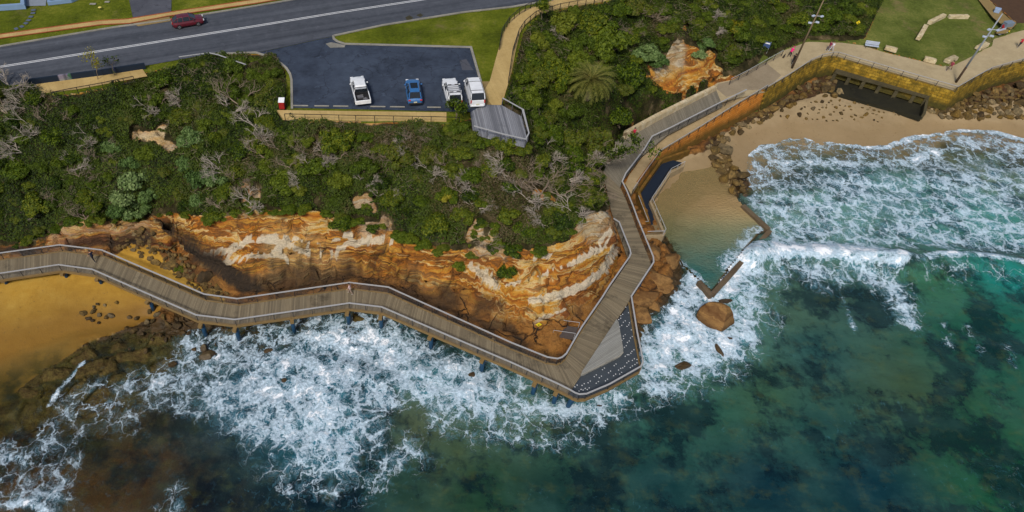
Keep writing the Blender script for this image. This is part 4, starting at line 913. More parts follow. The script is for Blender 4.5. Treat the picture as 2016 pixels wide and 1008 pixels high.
# white studs let into the grating
dots = [(1230, 606), (1224, 620), (1223, 611), (1239, 614), (1220, 628), (1229, 633), (1241, 634), (1222, 642), (1236, 641), (1245, 648), (1229, 660), (1226, 668), (1243, 664), (1237, 673), (1231, 682), (1246, 690), (1240, 697), (1236, 713), (1247, 708), (1252, 716), (1228, 723), (1211, 718), (1222, 735), (1210, 738), (1200, 732), (1188, 726), (1182, 742), (1172, 740), (1194, 748), (1160, 752), (1176, 753), (1148, 757), (1134, 760), (1142, 768), (1158, 765), (1150, 766), (1220, 727), (1243, 722), (1256, 706), (1233, 700)]
m = MB()
for x, y in dots:
    q = P(x, y, DZ - .002); a = random.uniform(-.5, .5)
    for s in (-1, 1): m.tube([q + Vector((s * .13 * math.cos(a), s * .1 + .04 * math.sin(a), -.003)), q + Vector((s * .13 * math.cos(a), s * .1 + .04 * math.sin(a), .012))], .055, 7)
st = m.build('grating_studs', PAINT_W, bw); st['kind'] = 'stuff'
# seaward edge beams and rails
def rail(pts, z_off, parent, name='railing', w=.16, posts=2.0, wires=5, capmat=None, h=1.1, r=.03):
    a = MB(); a.bar(pts, w, .06); rl = a.build(name, capmat or RAILM, parent)
    wr = MB()
    for k in range(wires):
        for p0, p1 in zip(pts[:-1], pts[1:]):
            dz = Vector((0, 0, -h + .12 + (h - .25) * k / max(1, wires - 1))); wr.tube([p0 + dz, p1 + dz], .014, 4, cap=False)
    off = Vector(parent['_at']) if parent is not None else Vector()
    rl['_at'] = tuple(off); wr.build('wires', STEEL, rl)
    d = 0; nxt = 0
    for p0, p1 in zip(pts[:-1], pts[1:]):
        L = (p1 - p0).length; k = max(1, round(L / posts))
        for j in range(k):
            q = p0.lerp(p1, j / k); m = MB(); m.box(q + Vector((0, 0, -h / 2 - .02)), (.06, .06, h), math.atan2(p1.y - p0.y, p1.x - p0.x)); m.build('post', STEEL, rl)
    return rl
rail(s1[:-1] + OUT[:4], 0, bw); rail(OUT[3:] + RS2[1:9] + [P(1284, 268, 4.7), RS2[9], P(1395, 213, 5.55), P(1470, 176, 5.65)], 0, bw)
rail(l1[:-1] + L2, 0, bw)
for pts in (s1[:-1] + OUT,):
    m = MB(); m.bar([Vector((p.x, p.y, DZ - .06)) for p in pts], .22, .3); m.build('edge_beam', TANB, bw)
m = MB(); m.bar([Vector((p.x, p.y, DZ - .08)) for p in l1[:-1] + L2[:5]], .2, .26); m.build('edge_beam', TANB, bw)
# piles with crossheads
pil = [(9, 551), (128, 538), (196, 549), (296, 594), (398, 640), (465, 648), (575, 631), (685, 616), (750, 624), (849, 664), (951, 709), (1054, 755), (1096, 773)]
for x, y in pil:
    q = P(x, y, DZ - .6); g = min(-.3, gz(q.x, q.y) - .6) if gz(q.x, q.y) < .6 else gz(q.x, q.y) - .6
    m = MB(); m.tube([(q.x, q.y, g), (q.x, q.y, DZ - .2)], .24, 12); m.build('pile', PILEM, bw, smooth=True)
    # direction across the deck, pointing landward
    best = min(range(len(s1) - 1), key=lambda i: (s1[i].lerp(s1[i + 1], .5) - q).length); d = (s1[best + 1] - s1[best]).normalized(); c_ = Vector((-d.y, d.x, 0))
    m = MB(); m.box(q + c_ * 1.1 + Vector((0, 0, .3)), (3.4, .42, .34), math.atan2(c_.y, c_.x)); m.build('crosshead', TANB, bw)
    m = MB(); q2 = q + c_ * 2.2; m.tube([(q2.x, q2.y, gz(q2.x, q2.y) - .6), (q2.x, q2.y, DZ - .2)], .24, 12); m.build('pile', PILEM, bw, smooth=True)
q1, q2 = P(1130, 781, DZ - .3), P(1118, 800, 0.0)
m = MB(); m.tube([q2 + (q2 - q1) * .6, q2, q1], .27, 12); m.build('raking_pile', PILEM, bw, smooth=True)
for x, y in [(1200, 742), (1238, 700), (1232, 640), (1160, 756)]:
    q = P(x, y, DZ); m = MB(); m.tube([(q.x, q.y, -3), (q.x, q.y, DZ - .2)], .24, 12); m.build('pile', PILEM, bw, smooth=True)
for x, y in [(1262, 552), (1225, 600), (1245, 520), (1245, 440), (1238, 470)]:
    q = P(x, y, DZ); m = MB(); m.tube([(q.x, q.y, gz(q.x, q.y) - .5), (q.x, q.y, max(DZ - .15, gz(q.x, q.y)))], .2, 10); m.build('pile', PILEM, bw, smooth=True)
# wooden steps down to the rock shelf
stp = thing('timber_steps', 'short dark timber stair from the boardwalk down to the ochre rock shelf', 'steps', tuple(P(1120, 655, 1.9)))
a, b = P(1134, 656, DZ - .1), P(1092, 650, 1.7); d = (b - a); dd = Vector((d.x, d.y, 0)).normalized(); sdv = Vector((-dd.y, dd.x, 0)); ang = math.atan2(dd.y, dd.x)
for k in range(8):
    c0 = a.lerp(b, (k + .5) / 8); m = MB(); m.box(c0, (.33, 1.5, .05), ang); m.build('tread', D_GREY if k < 0 else plain('old_dark_timber', srgb(78, 70, 66), .85, .3, 4) if k == 0 else bpy.data.materials['old_dark_timber'], stp)
for s in (-1, 1):
    m = MB(); m.bar([a + sdv * s * .78 + Vector((0, 0, -.08)), b + sdv * s * .78 + Vector((0, 0, -.08))], .07, .28); m.build('stringer', bpy.data.materials['old_dark_timber'], stp)
    m = MB(); h0 = Vector((0, 0, .95)); m.tube([a + sdv * s * .8 + h0, b + sdv * s * .8 + h0, b + sdv * s * .8], .03, 6); m.tube([a + sdv * s * .8 + h0, a + sdv * s * .8], .03, 6); m.build('handrail', RAILM, stp)

# ---------------------------------------------------------------- railings of the promenade
def fence(pts, label, h=1.0, posts=2.2, wires=3, name='railing', capw=.07, cat='railing', group=None, postm=None, capm=None):
    t = thing(name, label, cat, tuple(pts[0] - Vector((0, 0, h))), group=group)
    a = MB(); a.bar(pts, capw, .06); a.build('top_rail', capm or RAILM, t)
    wr = MB()
    for k in range(wires):
        for p0, p1 in zip(pts[:-1], pts[1:]):
            dz = Vector((0, 0, -h + .15 + (h - .3) * k / max(1, wires - 1))); wr.tube([p0 + dz, p1 + dz], .016, 4, cap=False)
    wr.build('lower_rails', postm or STEEL, t)
    for i, (p0, p1) in enumerate(zip(pts[:-1], pts[1:])):
        k = max(1, round((p1 - p0).length / posts)); last = i == len(pts) - 2
        for j in range(k + last):
            q = p0.lerp(p1, j / k); m = MB(); m.box(q + Vector((0, 0, -h / 2 - .03)), (.07, .07, h - .04), math.atan2(p1.y - p0.y, p1.x - p0.x)); m.build('post', postm or STEEL, t)
    return t
fence(RP, 'thin metal railing on the seaward edge of the broad promenade')
fence([v.copy() for v in LR], 'thin metal railing beside the narrow lower path above the orange wall', posts=1.9)
fence([P(x, y, 5.6) for x, y in [(1440, 155), (1475, 137), (1512, 116), (1543, 99)]], 'thin pale railing at the foot of the scrub beside the promenade bend')
BLK = plain('black_fence_steel', srgb(26, 26, 28), .5, .15, 5, .5)
fence([P(x, y, ZT + 1.0) for x, y in [(560, 224), (600, 225), (700, 227), (849, 229.5), (905, 231)]], 'thin black two-rail fence along the footpath behind the parked cars', 1.0, 2.3, 1, 'fence', .05, 'fence', None, BLK, BLK)
fence([P(x, y, ZT + 1.0) for x, y in [(984, 85), (989, 56), (1004, 33), (1024, 16), (1046, 4), (1080, -6)]], 'black fence on the grass side of the curving tan path', 1.0, 1.2, 5, 'fence', .06, 'fence', None, BLK, BLK)
fence([P(x, y, ZT + 1.0) for x, y in [(1002, 150), (1010, 95), (1022, 58), (1034, 40), (1056, 22), (1104, 7), (1188, -8)]], 'black fence on the scrub side of the curving tan path', 1.0, 1.5, 4, 'fence', .06, 'fence', None, BLK, BLK)
fence([P(x, y, ZT + .9) for x, y in [(100, 182), (124, 177), (150, 172), (200, 163), (262, 150)]], 'old dark timber fence on the tan path beside the painted roadside wall', .9, 1.4, 2, 'fence', .08, 'fence', None, BLK, BLK)
ribbon('footpath', W([(60, 165), (150, 154), (280, 135)], ZT + .02), W([(80, 184), (150, 176), (290, 150)], ZT + .02), C_TAN)
# painted roadside wall
mu = N('mural_paint'); u = mu.uv(); c0 = mu.vor(mu.comb(mu.ma('MULTIPLY', mu.xyz(u)[0], 1.0), mu.ma('MULTIPLY', mu.xyz(u)[1], .4), 0), 1.3, 'F1', 'Color')
hs = mu.new('ShaderNodeHueSaturation'); mu.put(hs.inputs['Color'], c0); hs.inputs['Saturation'].default_value = .7; hs.inputs['Value'].default_value = .28
M_MURAL = mu.fin(mu.mix(mu.mr(mu.noise(mu.comb(mu.ma('MULTIPLY', mu.xyz(u)[0], .35), 0, 0), 1, 3), .56, .62), srgb(20, 34, 50), hs.outputs[0]), .7, .3)
wl = [P(x, y, ZT + .75) for x, y in [(48, 158), (100, 151), (200, 138), (284, 125)]]
tag(wallstrip('roadside_wall', wl, .8, .25, M_MURAL), 'low navy roadside wall painted with small coloured mural patches', 'wall')
# steel guard rail and kerb stub by the car park entry
fence([P(x, y, ZT + .7) for x, y in [(352, 112), (380, 108), (412, 104), (430, 108), (455, 117), (484, 127)]], 'low grey guard rail at the corner of the car park entry', .7, 1.8, 1, 'guard_rail', .14, 'guard rail')

# ---------------------------------------------------------------- wheel stops
ws = []
for x0, x1 in [(576, 607), (619, 648), (656, 686), (729, 759), (768, 797), (841, 868)]:
    a, b = P(x0, 208.5 + (x0 - 576) * .012, ZT + .01), P(x1, 208.5 + (x1 - 576) * .012, ZT + .01)
    m = MB(); c0 = (a + b) / 2; L = (b - a).length; m.box((0, 0, .055), (L, .16, .11), None, bev=.02)
    o = m.build('wheel_stop', bpy.data.materials['kerb_concrete']); o.location = c0; o.rotation_euler.z = math.atan2(b.y - a.y, b.x - a.x); ws.append(o)
for o, l in zip(ws, ('concrete wheel stop nearest the red and white cabinet', 'second concrete wheel stop from the red and white cabinet', 'concrete wheel stop just before the white open-tray ute', 'concrete wheel stop just past the white open-tray ute', 'concrete wheel stop beside the blue car, towards the open-tray ute', 'concrete wheel stop between the blue car and the white ute with roof racks')):
    tag(o, l, 'wheel stop', 'concrete wheel stops at the edge of the car park')

# ---------------------------------------------------------------- lookout deck by the car park
lk = thing('lookout_deck', 'silvery weathered timber lookout deck at the corner of the car park', 'deck', tuple(P(980, 240, ZT)))
dk = [P(x, y, ZT + .06) for x, y in [(926, 221), (951, 206), (988, 207), (1027, 229), (1039, 276), (1033, 288), (985, 277), (932, 262)]]
def uvsheet(name, poly, z0, z1, mat, parent, ang):
    m = MB(); m.prism([(p.x, p.y) for p in poly], z0, z1); o = m.build(name, mat, parent, tri=True); ul = o.data.uv_layers.new(name='UVMap')
    for l in o.data.loops:
        v = o.data.vertices[l.vertex_index].co; ul.data[l.index].uv = (v.x * math.cos(ang) + v.y * math.sin(ang), -v.x * math.sin(ang) + v.y * math.cos(ang))
    return o
uvsheet('deck', dk, ZT - .14, ZT + .06, D_OLD, lk, R(4))
tr_ = [Vector((p.x, p.y, ZT + 1.05)) for p in dk]
m = MB(); m.bar(tr_[2:4] + tr_[3:8], .14, .06); rl = m.build('railing', RAILM, lk); rl['_at'] = lk['_at']
for i in range(2, 7):
    k = max(1, round((tr_[i + 1] - tr_[i]).length / 1.8))
    for j in range(k):
        q = tr_[i].lerp(tr_[i + 1], j / k); m = MB(); m.box(q - Vector((0, 0, .54)), (.09, .09, 1.02)); m.build('post', D_OLD, rl)
for p in dk[3:]:
    q = Vector((p.x, p.y, 0)) * 1.0; q = q.lerp(P(980, 240, ZT), .08); m = MB(); g = gz(q.x, q.y); m.box((q.x, q.y, (g - .5 + ZT - .14) / 2), (.25, .25, ZT - .14 - g + .5)); m.build('stump', TANB, lk)

# ---------------------------------------------------------------- rock pool: ramp, walls
NAVY = plain('dark_ramp_rubber', srgb(24, 34, 48), .7, .2, 3)
rp = thing('pool_ramp', 'black ramp walled in stone leading down into the rock pool', 'ramp', tuple(P(1280, 390, 1.2)))
ramp = [(1298, 321, 1.15), (1315, 315.5, 1.05), (1341, 323, .95), (1318, 333, 1.1), (1278, 394, 1.3), (1294, 441, 1.3), (1272, 443, 1.3), (1253, 385, 1.3)]
m = MB(); pts = [P(*q) for q in ramp]; m.prism([(p.x, p.y) for p in pts], lambda p: .0, lambda p: 1.25); m.build('ramp_surface', NAVY, rp, tri=True)
ld = [P(x, y, 1.26) for x, y in [(1272, 443.5), (1295, 441.5), (1301, 459), (1275, 461)]]
m = MB(); m.prism([(p.x, p.y) for p in ld], 0, 1.26); m.build('landing', C_LOW, rp)
wt = [P(x, y, z) for x, y, z in [(1346, 326, 1.45), (1319, 340, 1.55), (1281, 397, 1.75), (1308, 459, 1.75), (1305, 463, 1.75), (1272, 464, 1.75)]]
m = MB(); m.bar([v - Vector((0, 0, .55)) for v in wt], .3, 1.1); m.build('outer_wall', concrete('pool_ramp_concrete', srgb(124, 106, 78), srgb(166, 148, 116)), rp)
wt2 = [v + Vector((0, 0, .75)) for v in wt]
r_ = MB(); r_.tube(wt2, .045, 6); rl = r_.build('handrail', RAILM, rp); rl['_at'] = rp['_at']
for i in range(len(wt2) - 1):
    k = max(1, round((wt2[i + 1] - wt2[i]).length / 1.8))
    for j in range(k): m = MB(); q = wt2[i].lerp(wt2[i + 1], j / k); m.tube([q, q - Vector((0, 0, .75))], .035, 6); m.build('post', RAILM, rl)
iw = [P(x, y, 1.25) + Vector((0, 0, .75)) for x, y in [(1352, 302), (1298, 320), (1252, 385), (1271, 442)]]
wallstrip('stone_side_wall', iw, 1.3, .4, ST_OR, .04, rp)
m = MB(); hr = [P(x, y, 2.0) for x, y in [(1257, 385), (1277, 436), (1271, 436)]]; m.tube(hr, .04, 6); m.build('handrail', RAILM, rp)
def poolwall(pts, label, w=.6, top=.85, bot=-2):
    m = MB(); q = W(pts, top); h = top - bot
    m.bar([v - Vector((0, 0, h / 2)) for v in sub(q, 5)], w, h); tag(m.build('pool_wall', C_POOL), label, 'pool wall', 'concrete walls of the rock pool')
poolwall([(1463, 403), (1514, 450)], 'dark concrete pool wall running from the boulders to the outer corner')
poolwall([(1516.5, 453), (1502, 469), (1452, 524), (1404, 577)], 'long concrete pool wall half buried under the breaking wave', .55, .75)
poolwall([(1377, 552), (1401, 581)], 'short concrete pool wall on the seaward end of the pool', .5, .8)

# ---------------------------------------------------------------- storm-water outlet below the promenade
DRC = concrete('drain_concrete', srgb(52, 48, 34), srgb(92, 84, 58)); DRD = concrete('drain_wet_and_shade_concrete', srgb(18, 18, 12), srgb(46, 44, 28))
dr = thing('drain_outlet', 'dark concrete storm-water outlet chamber with square piers under the sea wall', 'drain outlet', tuple(P(1740, 165, 1.5)))
A_, B_ = P(1648, 131, 3.0), P(1832, 181, 3.0); d = (B_ - A_); d.z = 0; L = d.length; d.normalize(); o_ = Vector((d.y, -d.x, 0)); ang = math.atan2(d.y, d.x)
m = MB(); m.box((A_ + B_) / 2 + o_ * 1.15 + Vector((0, 0, -.15)), (L, 1.2, .3), ang); m.build('lintel_beam', DRC, dr)
m = MB(); m.box((A_ + B_) / 2 + o_ * .68 + Vector((0, 0, -1.0)), (L - .02, .16, 1.38), ang); m.build('back_wall', DRD, dr)  # near-black panel: the shade inside the openings is put into its colour
for k, t in enumerate((.012, .17, .33, .50, .68, .86, .988)):
    m = MB(); m.box(A_ + d * L * t + Vector((0, 0, -1.0)) + o_ * 1.2, (.5, .86, 1.38), ang); m.build('pier', DRC, dr)
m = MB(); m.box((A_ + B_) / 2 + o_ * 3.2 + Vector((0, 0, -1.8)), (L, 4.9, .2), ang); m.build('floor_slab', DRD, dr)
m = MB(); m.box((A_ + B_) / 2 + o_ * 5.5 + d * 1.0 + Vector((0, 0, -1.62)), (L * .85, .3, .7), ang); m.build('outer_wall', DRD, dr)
m = MB(); m.box(B_ + o_ * 3.4 + Vector((0, 0, -1.2)), (.35, 4.2, 1.1), ang); m.build('side_wall', DRC, dr)
# ---------------------------------------------------------------- vehicles
GLASS = N('car_glass'); GLASS.fin((.012, .016, .02), .08, .6); GLASS = GLASS.m
TYRE = plain('tyre_rubber', (.018, .018, .018), .9, .2, 8); RIM = plain('alloy_rim', (.45, .45, .46), .35, .05, 5, .5, .8)
LENSR = plain('red_lamp_lens', (.5, .02, .015), .25, .1, 8, .5); LENSW = plain('clear_lamp_lens', (.7, .72, .75), .15, .05, 8, .6)
TRIM = plain('black_trim', (.02, .02, .022), .6, .2, 8); PLATE = plain('number_plate', (.6, .58, .4), .6, .05, 8)
def paint(name, c):
    n = N(name); n.b.inputs['Coat Weight'].default_value = .6; n.b.inputs['Coat Roughness'].default_value = .08
    f = n.noise(n.obj(), 2.0, 4, .6); return n.fin(n.mix(n.mr(f, .4, .7), c, tuple(q * .86 for q in c)), .35, .5)
def ring(y, hw, z0, z1, tum=.9, r=.1):
    """one closed cross-section, x across, from the sill round over the top"""
    return [(-hw * .92, y, z0), (-hw, y, z0 + .18), (-hw, y, z0 + (z1 - z0) * .6), (-hw * tum, y, z1 - r * .6), (-hw * tum + r, y, z1), (0, y, z1 + .025), (hw * tum - r, y, z1), (hw * tum, y, z1 - r * .6), (hw, y, z0 + (z1 - z0) * .6), (hw, y, z0 + .18), (hw * .92, y, z0)]
def wheel(t, x, y, r=.36, w=.24):
    m = MB(); s = 1 if x > 0 else -1
    prof = [(r * .62, w / 2), (r * .94, w / 2), (r, w * .34), (r, -w * .34), (r * .94, -w / 2), (r * .62, -w / 2)]
    k = 18; rings = [[(x + q[1], y + q[0] * math.cos(2 * math.pi * i / k), r + q[0] * math.sin(2 * math.pi * i / k)) for i in range(k)] for q in prof]
    m.loft(rings); wh = m.build('wheel', TYRE, t, smooth=False)
    m = MB(); m.tube([(x + s * w * .2, y, r), (x + s * w * .46, y, r)], r * .6, 14)
    for a in range(5): c, q = math.cos(a * 1.2566), math.sin(a * 1.2566); m.box((x + s * w * .48, y + c * r * .33, r + q * r * .33), (.03, .08, r * .5), Matrix.Rotation(math.pi / 2 - a * 1.2566, 3, 'X'))
    m.build('rim', RIM, wh)
def car(name, label, at, rot, body, glass, pm, wb, W_, lamps, extras=None, r=.36):
    """body: list of (y, half width, sill, top); glass: greenhouse list (y, half width base, z base, half width roof, z roof)"""
    t = thing(name, label, 'car', at, rot, local=True)
    m = MB(); m.loft([ring(*b) for b in body]); m.build('body', pm, t, smooth=False)
    # greenhouse: roof panel, pillars and glazing bands
    (ys, bs, zb, rs, zr) = zip(*glass)
    g = MB()
    rings = [[(-b, y, zb_), (-q, y, z_), (q, y, z_), (b, y, zb_)] for y, b, zb_, q, z_ in glass]; g.loft(rings)
    g.build('cabin_glass', GLASS, t)
    rf = MB()
    mid = [k for k in glass if k[4] - k[2] > .3]
    rf.loft([[(-q - .02, y, z_ - .05), (-q + .06, y, z_ + .03), (0, y, z_ + .05), (q - .06, y, z_ + .03), (q + .02, y, z_ - .05)] for y, b, zb_, q, z_ in mid]); rf.build('roof', pm, t)
    pl = MB()
    for k in range(len(glass) - 1):
        a, b = glass[k], glass[k + 1]
        for s in (-1, 1):
            e = .012
            pl.bar([(s * (a[1] + e), a[0], a[2]), (s * (a[3] + e), a[0], a[4])], .07, .07) if abs(a[4] - a[2]) > .3 else pl.tube([(s * (a[3] + e), a[0], a[4]), (s * (b[3] + e), b[0], b[4])], .045, 5)
    a, b = glass[-2], glass[-1]
    for s in (-1, 1): pl.tube([(s * (a[3] + .01), a[0], a[4]), (s * (b[3] + .01), b[0], b[4])], .05, 5)
    pl.build('pillars', pm, t)
    for x in (-W_, W_):
        for y in wb: wheel(t, x, y, r)
    y0, y1 = body[0][0], body[-1][0]
    for s in (-1, 1):
        m = MB(); m.box((s * lamps[0], y0 + .02, lamps[1]), (.34, .12, .16), bev=.03); m.build('headlight', LENSW, t)
        m = MB(); m.box((s * lamps[2], y1 - .01, lamps[3]), (lamps[4], .1, lamps[5]), bev=.02); m.build('tail_light', LENSR, t)
        gx = glass[0]; m = MB(); m.box((s * (gx[1] + .16), gx[0] - .35, gx[2] + .08), (.22, .14, .16), bev=.03); m.build('mirror', pm, t)
    m = MB(); m.box((0, y1 - .02, .5), (1.5, .12, .2), bev=.03); m.build('rear_bumper', TRIM if extras != 'van' else pm, t)
    m = MB(); m.box((0, y1 - .07, .72), (.4, .03, .13)); m.build('number_plate', PLATE, t)
    m = MB(); m.box((0, y0 + .03, .5), (1.3, .1, .22), bev=.03); m.build('grille', TRIM, t)
    return t
WHITE, BLUE, RED = paint('white_car_paint', (.78, .80, .82)), paint('blue_car_paint', (.03, .14, .36)), paint('dark_red_car_paint', (.11, .006, .014))
def place(rear, front, z=ZT + .006):
    a, b = P(*rear, z), P(*front, z); c0 = (a + b) / 2; d = b - a
    return tuple(c0), math.atan2(d.y, d.x) - math.pi / 2
# +y is forward; body sections run from the nose (largest y) to the tail
at, rot = place((716, 213), (703, 163))
ute = car('pickup_truck', 'white dual-cab ute with an open black rear tray, parked nearest the cabinet', at, rot,
    [(2.62, .70, .45, .82), (2.5, .86, .38, .98), (2.1, .92, .34, 1.06), (1.2, .93, .34, 1.12), (1.0, .93, .34, 1.13), (-.85, .93, .34, 1.12), (-1.0, .93, .36, .62)],
    [(1.15, .84, 1.1, .78, 1.12), (.55, .86, 1.1, .68, 1.74), (-.6, .86, 1.1, .68, 1.76), (-.95, .86, 1.1, .70, 1.5), (-1.0, .84, 1.1, .82, 1.12)], WHITE, (1.65, -1.6), .82, (.66, .86, .80, .95, .18, .36), r=.39)
m = MB()
for s in (-1, 1): m.box((s * .87, -1.8, .82), (.12, 1.66, .64), bev=.03)
m.box((0, -2.62, .76), (1.86, .1, .52), bev=.03); m.build('tray_sides', WHITE, ute)
m = MB(); m.box((0, -1.8, .74), (1.62, 1.6, .06)); m.box((0, -1.05, .93), (1.62, .05, .34)); m.box((-.79, -1.8, .93), (.04, 1.55, .36)); m.box((.79, -1.8, .93), (.04, 1.55, .36)); m.build('tray_liner', TRIM, ute)
m = MB(); m.box((-.2, -1.6, .87), (.7, .5, .2), .2); m.box((.35, -2.1, .84), (.4, .4, .14), .6); m.build('tray_load', plain('grey_tools', (.12, .12, .13), .8, .5, 3), ute)
m = MB(); m.tube([(-.75, -1.08, 1.1), (-.66, -1.1, 1.82), (.66, -1.1, 1.82), (.75, -1.08, 1.1)], .05, 8); m.build('sports_bar', TRIM, ute)
at, rot = place((818, 213), (811, 166))
suv = car('parked_car', 'blue station car with a dark glass sunroof, parked alone between the white utes', at, rot,
    [(2.3, .62, .42, .72), (2.2, .82, .32, .88), (1.8, .90, .28, .98), (1.0, .92, .28, 1.06), (-1.6, .92, .28, 1.08), (-2.15, .86, .32, 1.06), (-2.3, .72, .42, .9)],
    [(1.15, .82, 1.02, .76, 1.06), (.35, .84, 1.04, .64, 1.56), (-.6, .84, 1.04, .63, 1.6), (-1.5, .82, 1.04, .60, 1.54), (-2.1, .76, 1.04, .70, 1.08)], BLUE, (1.4, -1.35), .80, (.62, .78, .68, .95, .28, .16))
m = MB(); m.box((0, -.25, 1.642), (.86, 1.15, .02), bev=.008); m.build('sunroof', GLASS, suv)
for s in (-1, 1): m = MB(); m.bar([(s * .60, .2, 1.66), (s * .6, -1.35, 1.64)], .04, .05); m.build('roof_rail', RIM, suv)
at, rot = place((896, 215), (883, 167))
ut2 = car('pickup_truck', 'white dual-cab ute with roof racks over a white canopy, beside the van', at, rot,
    [(2.5, .70, .45, .82), (2.4, .84, .38, .98), (2.0, .90, .34, 1.06), (1.2, .91, .34, 1.10), (-2.3, .91, .34, 1.10), (-2.5, .86, .4, 1.0)],
    [(1.2, .82, 1.06, .76, 1.1), (.6, .84, 1.06, .66, 1.70), (-.5, .84, 1.06, .68, 1.74), (-2.2, .84, 1.06, .70, 1.72), (-2.46, .82, 1.06, .76, 1.12)], WHITE, (1.55, -1.5), .80, (.64, .86, .76, .95, .16, .34), r=.38)
m = MB(); m.box((0, -1.35, 1.42), (1.76, .08, .6)); 
for s in (-1, 1): m.box((s * .80, -1.4, 1.28), (.1, 1.7, .34), bev=.03)
m.build('canopy_sides', WHITE, ut2)
for y in (-.35, -.75, -1.1, -1.45, -1.85): m = MB(); m.bar([(-.8, y, 1.86), (.8, y, 1.86)], .1, .05); m.build('roof_rack_bar', RIM, ut2)
for s in (-1, 1): m = MB(); m.box((s * .4, -.35, 1.92), (.42, .1, .07)); m.build('rack_pad', TRIM, ut2); m = MB(); m.box((s * .4, -1.85, 1.92), (.42, .1, .07)); m.build('rack_pad', TRIM, ut2)
at, rot = place((940, 217), (926, 168))
van = car('van', 'white van with two seams across its long roof, parked beside the lookout deck', at, rot,
    [(2.42, .72, .42, .9), (2.35, .84, .34, 1.12), (1.9, .90, .32, 1.26), (1.3, .91, .3, 1.3), (-2.2, .91, .3, 1.3), (-2.42, .86, .36, 1.15)],
    [(2.0, .80, 1.2, .74, 1.26), (1.2, .86, 1.26, .72, 1.96), (.2, .87, 1.28, .74, 2.02), (-2.1, .87, 1.28, .74, 2.0), (-2.4, .84, 1.28, .80, 1.34)], WHITE, (1.5, -1.3), .80, (.64, .92, .80, 1.05, .14, .4), 'van')
for y in (.25, -1.6): m = MB(); m.bar([(-.74, y, 2.06), (0, y, 2.085), (.74, y, 2.06)], .05, .03); m.build('roof_seam', TRIM, van)
m = MB()
for s in (-1, 1): m.box((s * .868, -1.0, 1.62), (.03, 2.2, .62), Matrix.Rotation(s * R(-11), 3, 'Y'))
m.build('side_panels', WHITE, van)
at, rot = place((337, 55), (405, 43.5))
rc = car('hatchback', 'dark red hatchback driving along the road past the driveway', at, rot,
    [(2.1, .62, .4, .7), (2.0, .80, .3, .84), (1.6, .86, .27, .94), (1.0, .87, .27, 1.0), (-1.5, .87, .27, 1.02), (-1.95, .82, .32, 1.0), (-2.05, .7, .4, .86)],
    [(1.1, .78, .98, .72, 1.0), (.3, .8, 1.0, .60, 1.46), (-.6, .8, 1.0, .60, 1.5), (-1.3, .79, 1.0, .58, 1.44), (-1.9, .74, 1.0, .66, 1.04)], RED, (1.3, -1.25), .76, (.6, .72, .64, .9, .26, .18), r=.33)

# ---------------------------------------------------------------- street furniture
REDP = plain('red_cabinet_paint', (.30, .015, .015), .5, .1, 4); WHT = plain('white_metal', (.75, .77, .8), .5, .06, 4)
cb = thing('cabinet', 'small red cabinet with a white sloping lid beside the car park kerb', 'cabinet', tuple(P(556, 213, ZT)), local=True)
m = MB(); m.box((0, 0, .5), (.66, .56, 1.0), bev=.04); m.build('body', REDP, cb)
m = MB(); m.box((0, .1, 1.06), (.72, .78, .1), Matrix.Rotation(R(14), 3, 'X'), bev=.03); m.build('lid', WHT, cb)
m = MB(); m.box((0, -.29, .55), (.52, .03, .7)); m.build('door', REDP, cb)
SIL = plain('silver_slats', srgb(168, 178, 196), .4, .08, 4, .5)
def bench(at, rot, label):
    t = thing('bench', label, 'bench', at, rot, group='slatted metal benches', local=True)
    for k in range(3): m = MB(); m.box((0, -.16 + k * .17, .46), (2.0, .13, .04)); m.build('seat_slat', SIL, t)
    for k in range(3): m = MB(); m.box((0, .32 + k * .05, .6 + k * .17), (2.0, .03, .14), Matrix.Rotation(R(-15), 3, 'X')); m.build('back_slat', SIL, t)
    for s in (-1, 1):
        m = MB(); m.tube([(s * .8, -.2, 0), (s * .8, -.2, .44), (s * .8, .28, .44), (s * .8, .46, 1.0)], .035, 6); m.tube([(s * .8, .26, .44), (s * .8, .3, 0)], .035, 6); m.build('leg', STEEL, t)
bench(tuple(P(1714, 95, 4.5)), R(-17), 'silver slatted bench on the promenade edge next to the lawn')
bench(tuple(P(1970, 70, 4.52)), R(22), 'pale blue slatted bench beside the red and yellow beach flags board')
BLU = plain('pale_blue_metal', srgb(140, 160, 190), .5, .1, 4)
def boxthing(name, label, cat, at, sz, mat, rot=0, lidm=None, group=None):
    t = thing(name, label, cat, at, rot, local=True, group=group)
    m = MB(); m.box((0, 0, sz[2] / 2), sz, bev=.04); m.build('body', mat, t)
    m = MB(); m.box((0, .02, sz[2] + .035), (sz[0] + .08, sz[1] + .08, .07), Matrix.Rotation(R(4), 3, 'X'), bev=.02); m.build('lid', lidm or mat, t)
    return t
boxthing('bin_cabinet', 'grey blue metal cabinet behind the red beach sign', 'cabinet', tuple(P(1980, 55, 5.1)), (1.5, .8, 1.0), plain('grey_cabinet_metal', srgb(112, 126, 140), .5, .1, 4), R(12))
boxthing('utility_box', 'small pale blue box on the side of the garden path', 'utility box', tuple(P(1961, 24, 5.45)), (.8, .7, .6), BLU, R(-35))
sg = thing('beach_board', 'leaning red board of the beach flag stand', 'board', tuple(P(1972, 63, 4.6)), R(35), local=True)
m = MB(); m.box((0, 0, .75), (1.3, .06, 1.2), Matrix.Rotation(R(-38), 3, 'X')); m.build('panel', REDP, sg); m = MB(); m.box((0, .5, .55), (1.0, .05, 1.1), Matrix.Rotation(R(24), 3, 'X')); m.build('back_leg', WHT, sg)
YEL = plain('yellow_sign_paint', (.72, .56, .02), .5, .08, 4)
sg = thing('beach_board', 'narrow yellow board leaning beside the red beach board', 'board', tuple(P(1981, 62, 4.6)), R(40), local=True)
